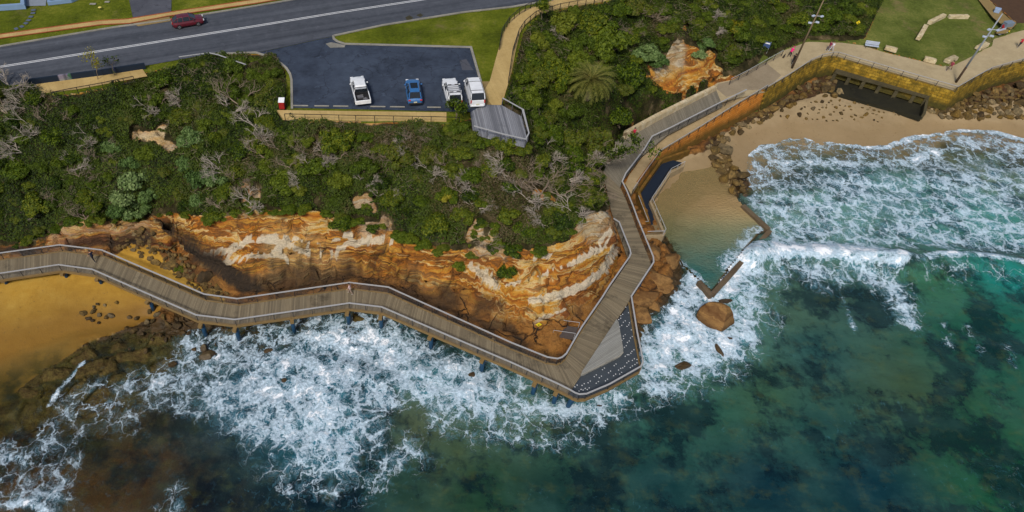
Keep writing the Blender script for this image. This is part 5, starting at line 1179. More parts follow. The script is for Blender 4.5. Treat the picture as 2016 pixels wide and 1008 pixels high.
m = MB(); m.box((0, 0, .65), (.45, .06, 1.3), Matrix.Rotation(R(-38), 3, 'X')); m.build('panel', YEL, sg); m = MB(); m.box((0, .45, .5), (.4, .05, 1.0), Matrix.Rotation(R(24), 3, 'X')); m.build('back_leg', WHT, sg)
def signpost(px, py, h, label, col, z=None, shape='diamond', sz=.5, tilt=0):
    g = on_ground(px, py) if z is None else P(px, py, z)
    t = thing('sign', label, 'sign', tuple(g), local=True)
    m = MB(); m.tube([(0, 0, -.2), (0, 0, h)], .035, 6); m.build('post', STEEL, t)
    m = MB()
    if shape == 'diamond': m.box((0, -.05, h - .05), (sz, .03, sz), Matrix.Rotation(R(45), 3, 'Y'))
    else: m.box((0, -.05, h - .2), (sz, .03, sz * .7))
    m.build('plate', col, t)
    m = MB(); m.box((0, -.07, h - .08), (.07, .012, sz * .5)); m.box((0, -.07, h - .08 - sz * .2), (.22, .012, .06)); m.build('symbol', TRIM, t)
signpost(1681, 60, 1.5, 'small yellow warning sign on a pole at the edge of the scrub by the lawn', YEL, 5.2)
signpost(1058, 650, 1.1, 'yellow warning sign standing on the ochre rock shelf above the timber steps', YEL)
signpost(142, 472, 1.2, 'yellow warning sign at the low pale rock ledge behind the boardwalk', YEL)
BLUS = plain('blue_sign_paint', srgb(60, 80, 120), .5, .1, 4)
t = thing('notice_board', 'blue two-post notice board in front of the scrub above the promenade', 'notice board', tuple(P(1504, 103, 4.9)), R(-30), local=True)
for s in (-1, 1): m = MB(); m.tube([(s * .4, 0, -.3), (s * .4, 0, 1.9)], .045, 6); m.build('post', RAILM, t)
m = MB(); m.box((0, -.06, 1.35), (.95, .04, 1.0)); m.build('panel', BLUS, t)
m = MB(); m.box((0, -.085, 1.6), (.7, .012, .2)); m.build('notice', WHT, t)
POLEW = plain('weathered_pole_timber', srgb(120, 104, 80), .85, .2, 1.2); POLEG = plain('grey_pole_paint', srgb(140, 146, 152), .6, .12, 1.2)
def lamppost(base, top, label, dark):
    b = P(*base, 4.5); H_ = 11.0; t = thing('lamp_post', label, 'lamp post', tuple(b), group='tall promenade lamp posts', local=True)
    m = MB(); m.tube([(0, 0, -.3), (0, 0, 2.6)], [.17, .15], 10); m.build('pole_base', plain('dark_pole_' + dark, srgb(66, 52, 38), .85, .2, 2), t, smooth=True)
    m = MB(); m.tube([(0, 0, 2.6), (0, 0, 7), (0, 0, H_)], [.14, .115, .08], 10); m.build('pole', POLEW if dark == 'a' else POLEG, t, smooth=True)
    for z, s in ((8.6, 1), (7.6, -1)):
        m = MB(); m.tube([(0, 0, z), (s * .55, -.25, z + .1)], .05, 6); m.tube([(0, 0, z), (-s * .45, -.1, z + .1)], .05, 6); a = m.build('bracket', RAILM, t)
        for q in ((s * .65, -.32), (-s * .5, -.15)): m = MB(); m.box((q[0], q[1], z + .1), (.5, .35, .2), .5 * s, bev=.04); m.build('floodlight', SIL, t)
lamppost((1559, 134), None, 'tall timber lamp post by the dog walker on the promenade', 'a')
lamppost((1882, 162), None, 'tall grey lamp post at the elbow of the promenade railing', 'b')
# sandstone blocks
BLK_S = N('sawn_sandstone'); p = BLK_S.obj(); BLK_S.bump(BLK_S.noise(p, 4, 5, .7), .6, .08)
BLK_S.fin(BLK_S.ramp(BLK_S.noise(p, 1.6, 5, .65), [(.3, srgb(142, 126, 92)), (.5, srgb(188, 172, 136)), (.7, srgb(206, 194, 164))]), .9, .2)
def block(a, b, z, w, h, label):
    p, q = P(*a, z), P(*b, z); c0 = (p + q) / 2; L = (q - p).length
    m = MB(); m.box((0, 0, h / 2), (L, w, h), bev=.07); o = m.build('sandstone_block', BLK_S.m)
    rnd = random.Random(int(a[0])); 
    for v in o.data.vertices: v.co += Vector((rnd.uniform(-.05, .05), rnd.uniform(-.05, .05), rnd.uniform(-.05, .02)))
    o.location = c0; o.rotation_euler.z = math.atan2(q.y - p.y, q.x - p.x); tag(o, label, 'stone block', 'sandstone seating blocks')
LZ = 5.0
block((1806, 79), (1821, 54), LZ, .7, .6, 'long sandstone block at the lower end of the arc on the lawn')
block((1828, 48), (1857, 34), LZ, .7, .6, 'long sandstone block in the middle of the arc on the lawn')
block((1866, 36), (1904, 36), LZ, .7, .6, 'longest sandstone block at the upper end of the arc on the lawn')
block((1741, 96), (1764, 102), 4.7, .9, .55, 'short sandstone block on the path edge next to the silver bench')
block((1818, 118), (1841, 124), 4.6, .9, .55, 'short sandstone block at the path edge left of the worn lawn corner')
block((1862, 124), (1879, 116), 4.6, .9, .55, 'short sandstone block just past the worn lawn corner, by the runner')
block((1923, 98), (1940, 89), 4.7, .9, .55, 'short sandstone block behind the grey lamp post')
# front garden at the top left
GW = plain('pale_blue_render', srgb(120, 146, 176), .8, .12, 2); GS = plain('grey_blue_paving', srgb(126, 134, 144), .85, .15, 2)
m = MB(); m.bar([P(x, y, ZT + .35) for x, y in [(-120, 26), (0, 15), (46, 12), (44, -20)]], .5, .7); tag(m.build('garden_wall', GW), 'low pale blue rendered garden wall around the corner house bed', 'garden wall')
m = MB(); m.bar([P(x, y, ZT + .25) for x, y in [(97, -8), (97, 6), (140, 1), (170, -12)]], .4, .5); tag(m.build('garden_wall', GW), 'short pale blue garden wall beside the paved house entry', 'garden wall')
sheet('entry_paving', W([(48, 12), (90, 11), (94, -20), (46, -20)], ZT + .02), GS)
pv = plain('blue_grey_paver', srgb(84, 94, 110), .85, .15, 4)
for k, (x, y) in enumerate([(66, 20), (65, 26), (61, 33), (56.5, 40), (51, 46), (43, 52.5), (32, 57)]):
    m = MB(); m.box((0, 0, .03), (.62, .46, .06), bev=.015); o = m.build('stepping_stone', pv); o.location = P(x, y, ZT + .0); o.rotation_euler.z = -.2 * k + .3
    tag(o, 'blue grey stepping stone in the curved row on the front lawn', 'stepping stone', 'stepping stones across the front lawn')
for (x, y, w_, l) in [(183, 8, .9, 'larger pale service cover in the front lawn'), (211, 4, .7, 'smaller pale service cover near the driveway')]:
    m = MB(); m.box((0, 0, .04), (w_, .4, .08), bev=.02); m2 = m.build('service_cover', C_KERB); m2.location = P(x, y, ZT); tag(m2, l, 'service cover')
t = thing('path_lamp', 'little round yellow garden lamp on the front lawn', 'garden lamp', tuple(P(198, 19, ZT)), local=True)
m = MB(); m.tube([(0, 0, 0), (0, 0, .3)], .05, 8); m.build('stem', STEEL, t); m = MB(); m.tube([(0, 0, .3), (0, 0, .36), (0, 0, .42)], [.2, .24, .14], 12); m.build('shade', plain('cream_lamp', srgb(220, 200, 110), .5, .05), t)

# ---------------------------------------------------------------- people
def person(at, rot, label, shirt, pants, skin=(.42, .24, .16), hair=(.03, .02, .015), stride=.32, lean=.06, arms=.5, hat=None):
    t = thing('person', label, 'person', at, rot, local=True)
    J, E, RR = [], [], []
    def add(p, r, par=None):
        J.append(p); RR.append(r)
        if par is not None: E.append((par, len(J) - 1))
        return len(J) - 1
    pel = add((0, 0, .95), .15); wa = add((0, lean * .4, 1.12), .135, pel); ch = add((0, lean, 1.34), .165, wa); nk = add((0, lean * 1.2, 1.49), .062, ch); hd0 = add((0, lean * 1.4 + .01, 1.57), .085, nk); hd = add((0, lean * 1.5 + .02, 1.67), .098, hd0)
    nose = add((0, lean * 1.5 + .13, 1.63), .02, hd0)
    for s in (-1, 1):
        f = s * stride; hip = add((s * .1, 0, .9), .105, pel); kn = add((s * .11, f * .55 + .05, .5), .07, hip); an = add((s * .11, f - .05, .09), .045, kn); add((s * .12, f + .1, .04), .04, an)
        sh = add((s * .19, lean, 1.40), .065, ch); el = add((s * .27, lean - f * arms * .6, 1.14), .048, sh); wr = add((s * .27, lean - f * arms + .14, .95), .034, el); pm = add((s * .27, lean - f * arms + .17, .88), .032, wr)
        for k in range(4): add((s * (.27 + (k - 1.5) * .02), lean - f * arms + .185 - abs(k - 1.5) * .008, .79 + abs(k - 1.2) * .008), .010, pm)
        add((s * .235, lean - f * arms + .21, .86), .011, pm)
    me = bpy.data.meshes.new('body'); me.from_pydata(J, E, []); o = bpy.data.objects.new('body', me); COL.objects.link(o); o.parent = t
    md = o.modifiers.new('Skin', 'SKIN'); md.use_smooth_shade = True
    for k, v in enumerate(me.skin_vertices[0].data): v.radius = (RR[k], RR[k]); v.use_root = k == 0
    sb = o.modifiers.new('Sub', 'SUBSURF'); sb.levels = 1; sb.render_levels = 1
    n = N('person_clothing'); x = n.xyz(n.obj()); c = n.mix(n.ma('GREATER_THAN', x[2], .93), pants, shirt); c = n.mix(n.ma('GREATER_THAN', x[2], 1.46), c, skin)
    c = n.mix(n.ma('LESS_THAN', x[2], .09), c, (.5, .5, .5)); arm = n.ma('MULTIPLY', n.ma('GREATER_THAN', n.ma('ABSOLUTE', x[0]), .2), n.ma('LESS_THAN', x[2], 1.2)); arm = n.ma('MULTIPLY', arm, n.ma('GREATER_THAN', x[2], .74)); c = n.mix(arm, c, skin)
    me.materials.append(n.fin(c, .8, .2))
    m = MB(); rings = []
    for k in range(6):
        a = k / 5 * 1.25; rings.append([(.118 * math.cos(a) * math.cos(q * math.pi / 5), lean * 1.5 + .005 + .125 * math.cos(a) * math.sin(q * math.pi / 5), 1.66 + .135 * math.sin(a)) for q in range(10)])
    m.loft(rings); m.build('hair' if hat is None else 'hat', plain('hair', hair if hat is None else hat, .8, .2, 8), t, smooth=True)
    return t
person(tuple(P(186, 514, DZ)), R(60), 'walker in dark clothes on the left stretch of the boardwalk', (.02, .025, .05), (.02, .02, .03), stride=.3)
person(tuple(P(690, 578, DZ)), R(80), 'walker in a pale pink top at the bend in the middle of the boardwalk', (.6, .45, .45), (.35, .25, .2), stride=.25)
person(tuple(P(1553, 112, 4.5)), R(-60), 'person in a bright pink top bending near the small dog', (.75, .02, .2), (.05, .03, .03), stride=.2, lean=.2, hat=(.7, .02, .2))
person(tuple(P(1559, 125, 4.5)), R(160), 'person in dark clothes at the foot of the timber lamp post', (.03, .03, .03), (.03, .03, .035), stride=.35)
person(tuple(P(1630, 100, 4.5)), R(110), 'person in a maroon top walking beside someone in white', (.22, .03, .08), (.05, .04, .08))
person(tuple(P(1635, 101, 4.5)), R(110), 'person all in white walking beside someone in maroon', (.75, .75, .8), (.5, .52, .6), hair=(.1, .06, .03))
person(tuple(P(1867, 139, 4.5)), R(120), 'runner in a maroon top near the elbow of the promenade', (.3, .05, .08), (.12, .08, .06), stride=.42)
person(tuple(P(2004, 93, 4.5)), R(150), 'person in a red top striding at the far right of the promenade', (.45, .03, .05), (.03, .03, .04), stride=.4)
person(tuple(P(1246, 272, 3.45)), R(30), 'person in a red top half hidden by the tree on the upper ramp', (.5, .02, .06), (.04, .04, .05), stride=.2)
# dog
t = thing('dog', 'small dark dog standing on the promenade beside the person in pink', 'dog', tuple(P(1542, 114, 4.5)), R(-40), local=True)
J = [(0, 0, .34), (0, .2, .36), (0, .3, .44), (0, .38, .5), (0, .5, .47), (0, -.18, .34), (0, -.3, .42), (0, -.38, .52)]; E = [(0, 1), (1, 2), (2, 3), (3, 4), (0, 5), (5, 6), (6, 7)]; Q = [.1, .11, .07, .07, .035, .09, .03, .02]
for s in (-1, 1):
    b = len(J); J += [(s * .08, .2, .22), (s * .08, .2, .1), (s * .08, .22, .02)]; E += [(1, b), (b, b + 1), (b + 1, b + 2)]; Q += [.045, .028, .03]
    b = len(J); J += [(s * .08, -.16, .24), (s * .08, -.24, .12), (s * .08, -.2, .02)]; E += [(5, b), (b, b + 1), (b + 1, b + 2)]; Q += [.06, .03, .03]
    b = len(J); J += [(s * .06, .36, .57)]; E += [(3, b)]; Q += [.025]
me = bpy.data.meshes.new('body'); me.from_pydata(J, E, []); o = bpy.data.objects.new('body', me); COL.objects.link(o); o.parent = t
o.modifiers.new('Skin', 'SKIN').use_smooth_shade = True
for k, v in enumerate(me.skin_vertices[0].data): v.radius = (Q[k], Q[k]); v.use_root = k == 0
me.materials.append(plain('dark_fur', (.04, .03, .025), .9, .3, 8)); m_ = o.modifiers.new('Sub', 'SUBSURF'); m_.render_levels = 1

for x, y, l in [(1676, 181, 'dark square block on the sand nearest the drain wall corner'), (1700, 184, 'tallest dark square block on the sand in front of the drain outlet'), (1744, 200, 'dark block on the sand left of its close neighbour'), (1757, 198, 'dark block on the sand closest to the drain side wall')]:
    m = MB(); m.box((0, 0, .25), (.6, .55, .7), None, 0, .85, .05); o = m.build('fallen_block', DRD); o.location = on_ground(x, y); o.rotation_euler = (.12, -.1, x * .7); tag(o, l, 'block')
# ---------------------------------------------------------------- scrub
RNG = np.random.default_rng(11)
def leafmat(name, stops, low=(.5, .5, .5), world=False, trans=.25):
    n = N(name); f = n.attr('leaf'); o = n.attr('clump') if world else n.rnd()
    c = n.ramp(n.ma('ADD', n.ma('MULTIPLY', o, .62), n.ma('MULTIPLY', f, .38)), stops)
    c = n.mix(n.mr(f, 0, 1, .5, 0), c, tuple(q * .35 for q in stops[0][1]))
    tl = n.new('ShaderNodeBsdfTranslucent'); n.put(tl.inputs[0], c); mx = n.new('ShaderNodeMixShader'); mx.inputs[0].default_value = trans
    n.fin(c, .6, .25); n.t.links.new(n.b.outputs[0], mx.inputs[1]); n.t.links.new(tl.outputs[0], mx.inputs[2]); n.t.links.new(mx.outputs[0], n.out.inputs[0])
    return n.m
G = srgb
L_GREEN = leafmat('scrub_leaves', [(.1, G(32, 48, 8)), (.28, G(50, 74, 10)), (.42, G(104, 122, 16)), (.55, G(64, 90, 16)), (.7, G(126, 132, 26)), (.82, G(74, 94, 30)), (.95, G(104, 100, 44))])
L_FRESH = leafmat('fresh_leaves', [(.1, G(54, 70, 12)), (.35, G(78, 98, 16)), (.6, G(102, 118, 24)), (.9, G(122, 128, 36))])
L_GREY = leafmat('grey_leaves', [(.1, G(60, 86, 36)), (.4, G(92, 120, 58)), (.65, G(116, 140, 80)), (.9, G(138, 156, 98))])
L_YEL = leafmat('yellow_leaves', [(.1, G(100, 100, 14)), (.5, G(140, 136, 26)), (.9, G(168, 158, 50))])
L_SCRUB = leafmat('low_scrub_leaves', [(.05, G(32, 46, 8)), (.25, G(52, 72, 10)), (.45, G(84, 100, 18)), (.6, G(58, 76, 18)), (.72, G(84, 88, 34)), (.86, G(92, 82, 50)), (.97, G(110, 96, 74))], world=True)
L_PALM = leafmat('palm_leaflets', [(.1, G(58, 72, 20)), (.5, G(94, 106, 36)), (.9, G(132, 132, 60))])
TWIG = plain('silver_dead_wood', G(156, 146, 134), .9, .3, 3); TWIG2 = plain('brown_dead_wood', G(126, 112, 96), .9, .3, 3); BARK = plain('grey_bark', G(110, 98, 82), .9, .25, 3)
def leaves(pos, nor, size, rng, asp=.55):
    n = len(pos); nor = nor / (np.linalg.norm(nor, axis=1, keepdims=True) + 1e-9)
    a = rng.normal(size=(n, 3)); u = np.cross(nor, a); u /= np.linalg.norm(u, axis=1, keepdims=True) + 1e-9; v = np.cross(nor, u)
    s = (size * rng.uniform(.6, 1.35, n))[:, None]
    V = np.stack([pos - u * s, pos - v * s * asp + nor * s * .15, pos + u * s, pos + v * s * asp + nor * s * .15], 1).reshape(-1, 3)
    return V, np.arange(4 * n).reshape(n, 4)
def bush_mesh(name, mat, seed, n=1500, size=.15, rx=1.0, rz=.8, lobes=11, asp=.55, base=.0):
    rng = np.random.default_rng(seed); P_, N_ = [], []
    for k in range(lobes):
        a = rng.uniform(0, 6.28); r = rx * math.sqrt(rng.uniform(0, .75)); c = np.array([r * math.cos(a), r * math.sin(a), base + rz * rng.uniform(.25, .85) * (1 - .45 * (r / rx) ** 2)])
        lr = rng.uniform(.28, .5) * rx; m = n // lobes
        d = rng.normal(size=(m, 3)); d[:, 2] = np.abs(d[:, 2]) * .9 - .15; d /= np.linalg.norm(d, axis=1, keepdims=True)
        P_.append(c + d * lr * rng.uniform(.6, 1.08, (m, 1)) * np.array([1, 1, .8])); N_.append(d + rng.normal(size=(m, 3)) * .45 + np.array([0, 0, .25]))
    p, q = np.concatenate(P_), np.concatenate(N_); V, F = leaves(p, q, size, rng, asp)
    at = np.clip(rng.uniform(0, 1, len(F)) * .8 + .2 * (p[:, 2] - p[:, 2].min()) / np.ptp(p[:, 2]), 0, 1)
    o = npmesh(name, V, F, mat, False, attrs={'leaf': ('FLOAT', 'FACE', at)}); me = o.data; bpy.data.objects.remove(o); return me
def branches(seed, r0=.06, depth=5, spread=.75, L0=.8, up=.55, kids=(2, 3)):
    rng = random.Random(seed); m = MB()
    def grow(p, d, L, r, k):
        pts = [p]; q = p
        for i in range(3):
            d = (d + Vector((rng.uniform(-1, 1), rng.uniform(-1, 1), rng.uniform(-.6, .7))) * .28).normalized(); q = q + d * L / 3; pts.append(q)
        m.tube(pts, [r, r * .88, r * .76, r * .62], 4, cap=False)
        if k <= 0: return
        for _ in range(rng.choice(kids)):
            nd = (d + Vector((rng.uniform(-1, 1), rng.uniform(-1, 1), rng.uniform(-.5, .6))) * spread).normalized()
            grow(pts[-1] if rng.random() < .7 else pts[2], nd, L * rng.uniform(.62, .9), r * .64, k - 1)
    for _ in range(3):
        a = rng.uniform(0, 6.28); grow(Vector((0, 0, -.1)), Vector((math.cos(a) * .8, math.sin(a) * .8, up)).normalized(), L0 * rng.uniform(.8, 1.2), r0, depth)
    return m
def link(name, me, parent=None):
    o = bpy.data.objects.new(name, me); COL.objects.link(o); o.parent = parent; return o
def mbmesh(mb, mat, name):
    o = mb.build(name, mat, fixn=False); me = o.data; bpy.data.objects.remove(o); return me

# low scrub over the whole slope, one mass of leaf clumps that nobody could count
ok = M_scrub & ~M_bare
ok = blur(ok * 1.0, 3) > .8
jj, ii = np.nonzero(ok & (GX > -75) & (GX < 105) & (GY < 125))
wgt = np.ones(len(jj))
sel = RNG.choice(len(jj), 520000)
px_ = GX[jj[sel], ii[sel]] + RNG.uniform(-.5, .5, len(sel)) * H; py_ = GY[jj[sel], ii[sel]] + RNG.uniform(-.5, .5, len(sel)) * H
def canopy(x, y): return 1.5 * np.clip(fbm(x * .42, y * .42, 0, 3, 101) - .34, 0, 1) * 1.6
hh = canopy(px_, py_); e = .3
gx2 = (canopy(px_ + e, py_) - canopy(px_ - e, py_)) / (2 * e) + (ground(px_ + e, py_) - ground(px_ - e, py_)) / (2 * e); gy2 = (canopy(px_, py_ + e) - canopy(px_, py_ - e)) / (2 * e) + (ground(px_, py_ + e) - ground(px_, py_ - e)) / (2 * e)
pz_ = ground(px_, py_) + hh * RNG.uniform(.75, 1.05, len(sel)) + RNG.uniform(0, .18, len(sel))
keepm = fbm(px_ * .3, py_ * .3, 0, 3, 140) + RNG.uniform(-.12, .12, len(sel)) > .30
nor = np.stack([-gx2, -gy2, np.ones_like(gx2)], -1) + RNG.normal(size=(len(sel), 3)) * .5
pp = np.stack([px_, py_, pz_], -1)[keepm]; V, F = leaves(pp, nor[keepm], .115, RNG)
cl = np.clip((fbm(px_ * .16, py_ * .16, 0, 3, 120) - .5) * 2.6 + .36 + (fbm(px_ * .9, py_ * .9, 0, 2, 121) - .5) * .7, 0, 1)[keepm]
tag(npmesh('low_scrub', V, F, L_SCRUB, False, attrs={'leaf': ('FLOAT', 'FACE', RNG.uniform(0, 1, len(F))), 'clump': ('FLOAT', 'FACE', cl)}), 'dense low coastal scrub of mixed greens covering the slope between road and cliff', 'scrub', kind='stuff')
# dry sticks caught in it
sel = RNG.choice(len(jj), 9000); qx = GX[jj[sel], ii[sel]] + RNG.uniform(-.2, .2, len(sel)); qy = GY[jj[sel], ii[sel]] + RNG.uniform(-.2, .2, len(sel))
kk = fbm(qx * .16, qy * .16, 0, 3, 160) + RNG.uniform(-.05, .05, len(sel)) > .5; qx, qy = qx[kk], qy[kk]; n_ = len(qx)
qz = ground(qx, qy) + canopy(qx, qy) + RNG.uniform(.05, .6, n_); th = RNG.uniform(0, 6.28, n_); el = RNG.uniform(-.3, .9, n_); LL_ = RNG.uniform(.3, 1.0, n_)
dd = np.stack([np.cos(th) * np.cos(el), np.sin(th) * np.cos(el), np.sin(el)], -1); c0 = np.stack([qx, qy, qz], -1)
side = np.cross(dd, RNG.normal(size=(n_, 3))); side /= np.linalg.norm(side, axis=1, keepdims=True); s2_ = np.cross(dd, side); rr = RNG.uniform(.010, .026, n_)[:, None]
a0 = c0 - dd * LL_[:, None] / 2; a1 = c0 + dd * LL_[:, None] / 2
ringv = [side, side * -.5 + s2_ * .87, side * -.5 - s2_ * .87]
V = np.stack([a0 + q * rr for q in ringv] + [a1 + q * rr * .5 for q in ringv], 1).reshape(-1, 3); b0 = np.arange(n_)[:, None] * 6
F = np.concatenate([b0 + np.array([[k, (k + 1) % 3, 3 + (k + 1) % 3, 3 + k]]) for k in range(3)])
tag(npmesh('dry_twigs', V, F, TWIG2, False), 'tangle of dry brown twigs caught all through the low scrub', 'twigs', kind='stuff')

# shrubs one can tell apart
protos = [bush_mesh('coastal_shrub', L_GREEN, 20 + k, 4600, .078, 1.0, .85, 13) for k in range(7)]
fresh = [bush_mesh('fresh_shrub', L_FRESH, 120 + k, 4200, .08, 1.0, .95, 12) for k in range(3)]
stems = [mbmesh(branches(70 + k, .05, 2, .8, .42, .6), BARK, 'stem') for k in range(3)]
cand = RNG.permutation(len(jj)); placed = []
def clear(x, y, r, frac=.85):
    for a in range(8):
        i = int(round((x + math.cos(a * .785) * r * frac - X0) / H)); j = int(round((y + math.sin(a * .785) * r * frac - Y0) / H))
        if not (0 <= i <= NX and 0 <= j <= NY) or not ok[j, i]: return False
    return True
def inview(x, y, z, mgn=25):
    a, b = proj(x, y, z); return -mgn < a < 2016 + mgn and -mgn < b < 1008
special = [(270, 350, 1.9), (245, 385, 1.5), (300, 385, 1.5), (270, 415, 1.6), (228, 412, 1.1), (290, 405, 1.0), (375, 270, 1.5), (400, 345, 1.6), (365, 320, 1.3), (430, 350, 1.2), (392, 390, 1.0), (260, 320, 1.3), (1268, 105, 1.9), (1290, 118, 1.5), (1385, 85, 1.5), (1375, 105, 1.0), (225, 285, 1.2), (1000, 530, .0)]
gm = [bush_mesh('grey_green_shrub', L_GREY, 50 + k, 2600, .095, 1.0, .8, 16, .8) for k in range(3)]
for k, (x, y, r) in enumerate(special):
    if r == 0: continue
    g = on_ground(x, y + 8); placed.append((g.x, g.y, r * .9))
    o = link('grey_green_shrub', gm[k % 3]); o.location = g; o.scale = (r, r, r); o.rotation_euler.z = k * 1.3
    tag(o, 'pale grey-green leafy shrub standing out of the darker scrub', 'shrub', 'pale grey-green shrubs in the scrub')
palm_g = on_ground(1155, 200); placed.append((palm_g.x, palm_g.y, 2.6))
cnt = 0
for idx in cand:
    x, y = GX[jj[idx], ii[idx]], GY[jj[idx], ii[idx]]; z = HT[jj[idx], ii[idx]]
    if not inview(x, y, z): continue
    mid_ = -2 < x < 34 and y > 62
    r = random.choice([.9, 1.1, 1.3, 1.6, 2.0]) * (1.42 if mid_ else 1.0 if x < 15 else 1.2)
    while r > .85 and not clear(x, y, r, .95): r *= .8
    if r <= .85: continue
    if any((x - a) ** 2 + (y - b) ** 2 < (.70 * (r + c_)) ** 2 for a, b, c_ in placed): continue
    placed.append((x, y, r)); fr_ = float(fbm(np.array(x * .09), np.array(y * .09), 0, 2, 77)) + random.uniform(-.12, .12) > (.68 if mid_ else .58); o = link('coastal_shrub', fresh[cnt % 3] if fr_ else protos[cnt % 7]); o.location = (x, y, gz(x, y) - .1 * r)
    o.scale = (r, r, r * (random.uniform(1.0, 1.5) if mid_ else random.uniform(.7, 1.15))); o.rotation_euler.z = random.uniform(0, 6.28)
    st = link('stem', stems[cnt % 3], o) if r > 1.5 else None
    tag(o, 'fresh light green shrub among the darker scrub' if fr_ else 'dark olive green coastal shrub in the dense scrub', 'shrub', 'fresh light green shrubs of the scrub' if fr_ else 'dark green shrubs of the scrub'); cnt += 1
    if cnt >= 255: break
print('shrubs', cnt)
edge_l = [(10, 482), (60, 478), (105, 460), (165, 430), (240, 436), (330, 422), (420, 430), (500, 418), (600, 415), (690, 437), (750, 452), (800, 470), (850, 486), (900, 497), (945, 492), (1000, 498), (1060, 494), (1105, 484), (1130, 450), (1146, 424)]
ek = 0
for (xa, ya), (xb, yb) in zip(edge_l[:-1], edge_l[1:]):
    m_n = max(1, int(math.hypot(xb - xa, yb - ya) / 24))
    for j in range(m_n):
        t = (j + random.random()) / m_n; x, y = xa + (xb - xa) * t, ya + (yb - ya) * t + random.uniform(-4, 9); r = random.choice([.45, .6, .75, .9, 1.1])
        g = on_ground(x, y); o = link('coastal_shrub', (protos + fresh)[ek % 10]); o.location = (g.x, g.y, g.z - .15 * r); o.scale = (r * 1.15, r, r * .75); o.rotation_euler.z = ek * 1.9; ek += 1
        tag(o, 'low green shrub spilling over the lip of the sandstone cliff', 'shrub', 'shrubs along the lip of the cliff')
# small green tufts that cling to the cliff
for x, y, r, l in [(998, 534, 1.1, 'green shrub clinging to the middle of the ochre cliff face'), (905, 520, .8, 'small olive shrub on the cliff edge left of the pale scar'), (765, 470, .0, ''), (672, 437, 1.3, 'dark grey-green mat of leaves hanging over the orange cliff top'), (355, 525, .7, 'low green plant among the boulders of the gully')]:
    if r:
        g = on_ground(x, y + 4); o = link('coastal_shrub', protos[int(x) % 7]); o.location = g - Vector((0, 0, .2)); o.scale = (r, r, r * .8); tag(o, l, 'shrub')
tj, ti = np.nonzero(M_bare & (GX < 36)); tk = 0
for idx in RNG.permutation(len(tj))[:400]:
    x, y = float(GX[tj[idx], ti[idx]]), float(GY[tj[idx], ti[idx]])
    if fbm(np.array(x * .6), np.array(y * .6), 0, 2, 91) < .52: continue
    r = random.uniform(.25, .6); o = link('rock_tuft', (protos + fresh)[tk % 10]); o.location = (x, y, gz(x, y) - .1); o.scale = (r, r, r * .8); o.rotation_euler.z = tk
    tag(o, 'small green tuft rooted in the bare pale rock', 'tuft', 'small tufts on the bare rock'); tk += 1
    if tk >= 60: break
ym = bush_mesh('yellow_shrub', L_YEL, 88, 700, .14, 1.0, .7, 7)
for x, y, r, l in [(876, 393, .75, 'bright yellow-green shrub in the dark scrub above the cliff'), (1440, 60, 1.5, 'yellowish shrub high on the slope above the promenade')]:
    g = on_ground(x, y + 5); o = link('yellow_green_shrub', ym); o.location = g + Vector((0, 0, .5)); o.scale = (r,) * 3; tag(o, l, 'shrub')
# dead, bare bushes
bp = [mbmesh(branches(200 + k, .075, 5, .8, .85, .5), TWIG if k % 2 == 0 else TWIG2, 'bare_bush') for k in range(6)]
bare = [(25, 165, 1.6), (20, 215, 1.5), (60, 205, 1.3), (20, 260, 1.4), (70, 250, 1.3), (110, 240, 1.2), (150, 320, 1.2), (165, 345, 1.0), (130, 360, 1.0), (125, 385, .9), (185, 270, .9), (470, 190, 1.5), (460, 210, 1.2), (450, 260, 1.0), (445, 330, 1.3), (475, 340, .9), (515, 255, 1.4), (525, 300, 1.2), (545, 235, 1.1), (580, 330, 1.1), (600, 350, .9), (610, 290, .9), (650, 300, .8), (640, 360, 1.1), (720, 350, .9), (775, 310, .9), (810, 290, 1.0), (815, 265, .8), (880, 440, 1.1), (915, 370, 1.0), (940, 400, 1.0), (965, 330, .9), (1000, 320, 1.3), (1060, 310, 1.3), (1085, 300, 1.1), (1080, 345, 1.2), (1110, 350, 1.2), (1120, 385, 1.3), (1090, 395, 1.2), (1140, 330, 1.2), (1160, 300, 1.3), (1175, 325, 1.1), (1190, 290, 1.2), (1100, 440, 1.0), (1070, 420, 1.0), (960, 475, .7), (500, 395, 1.0), (490, 380, .8), (710, 410, .8), (440, 400, .9), (1165, 80, .9), (1240, 60, .9), (1400, 20, 1.0), (1130, 290, 1.0), (1400, 60, .9), (90, 200, 1.3), (45, 285, 1.2), (205, 300, 1.0), (120, 430, .8), (170, 420, .8), (60, 420, .7), (330, 200, 1.1), (365, 190, 1.0), (410, 180, 1.0), (300, 210, .9), (560, 290, 1.1), (620, 320, 1.0), (680, 310, 1.0), (700, 290, .8), (740, 300, .9), (850, 330, 1.0), (890, 320, 1.0), (760, 380, .9), (800, 400, .9), (930, 350, 1.1), (1020, 350, 1.3), (1040, 380, 1.2), (1065, 370, 1.3), (1100, 330, 1.4), (1130, 365, 1.3), (1150, 350, 1.3), (1170, 380, 1.1), (1130, 410, 1.1), (1095, 460, .9), (1205, 305, 1.0), (1080, 150, 1.0), (1110, 60, .9), (1290, 30, .9), (1500, 60, .9), (1460, 100, .8)]
for k_, (x_, y_) in enumerate([(925, 276), (950, 285), (975, 292), (1003, 298), (1030, 300), (1052, 282), (1056, 250), (908, 258), (890, 262), (1046, 228)]):
    g = on_ground(x_, y_); r = 1.0 + .12 * (k_ % 4); o = link('coastal_shrub', (protos + fresh)[k_]); o.location = (g.x, g.y, g.z - .1); o.scale = (r, r, r * 1.05); o.rotation_euler.z = k_ * 1.7
    tag(o, 'leafy green shrub growing up against the timber lookout deck', 'shrub', 'shrubs around the lookout deck')
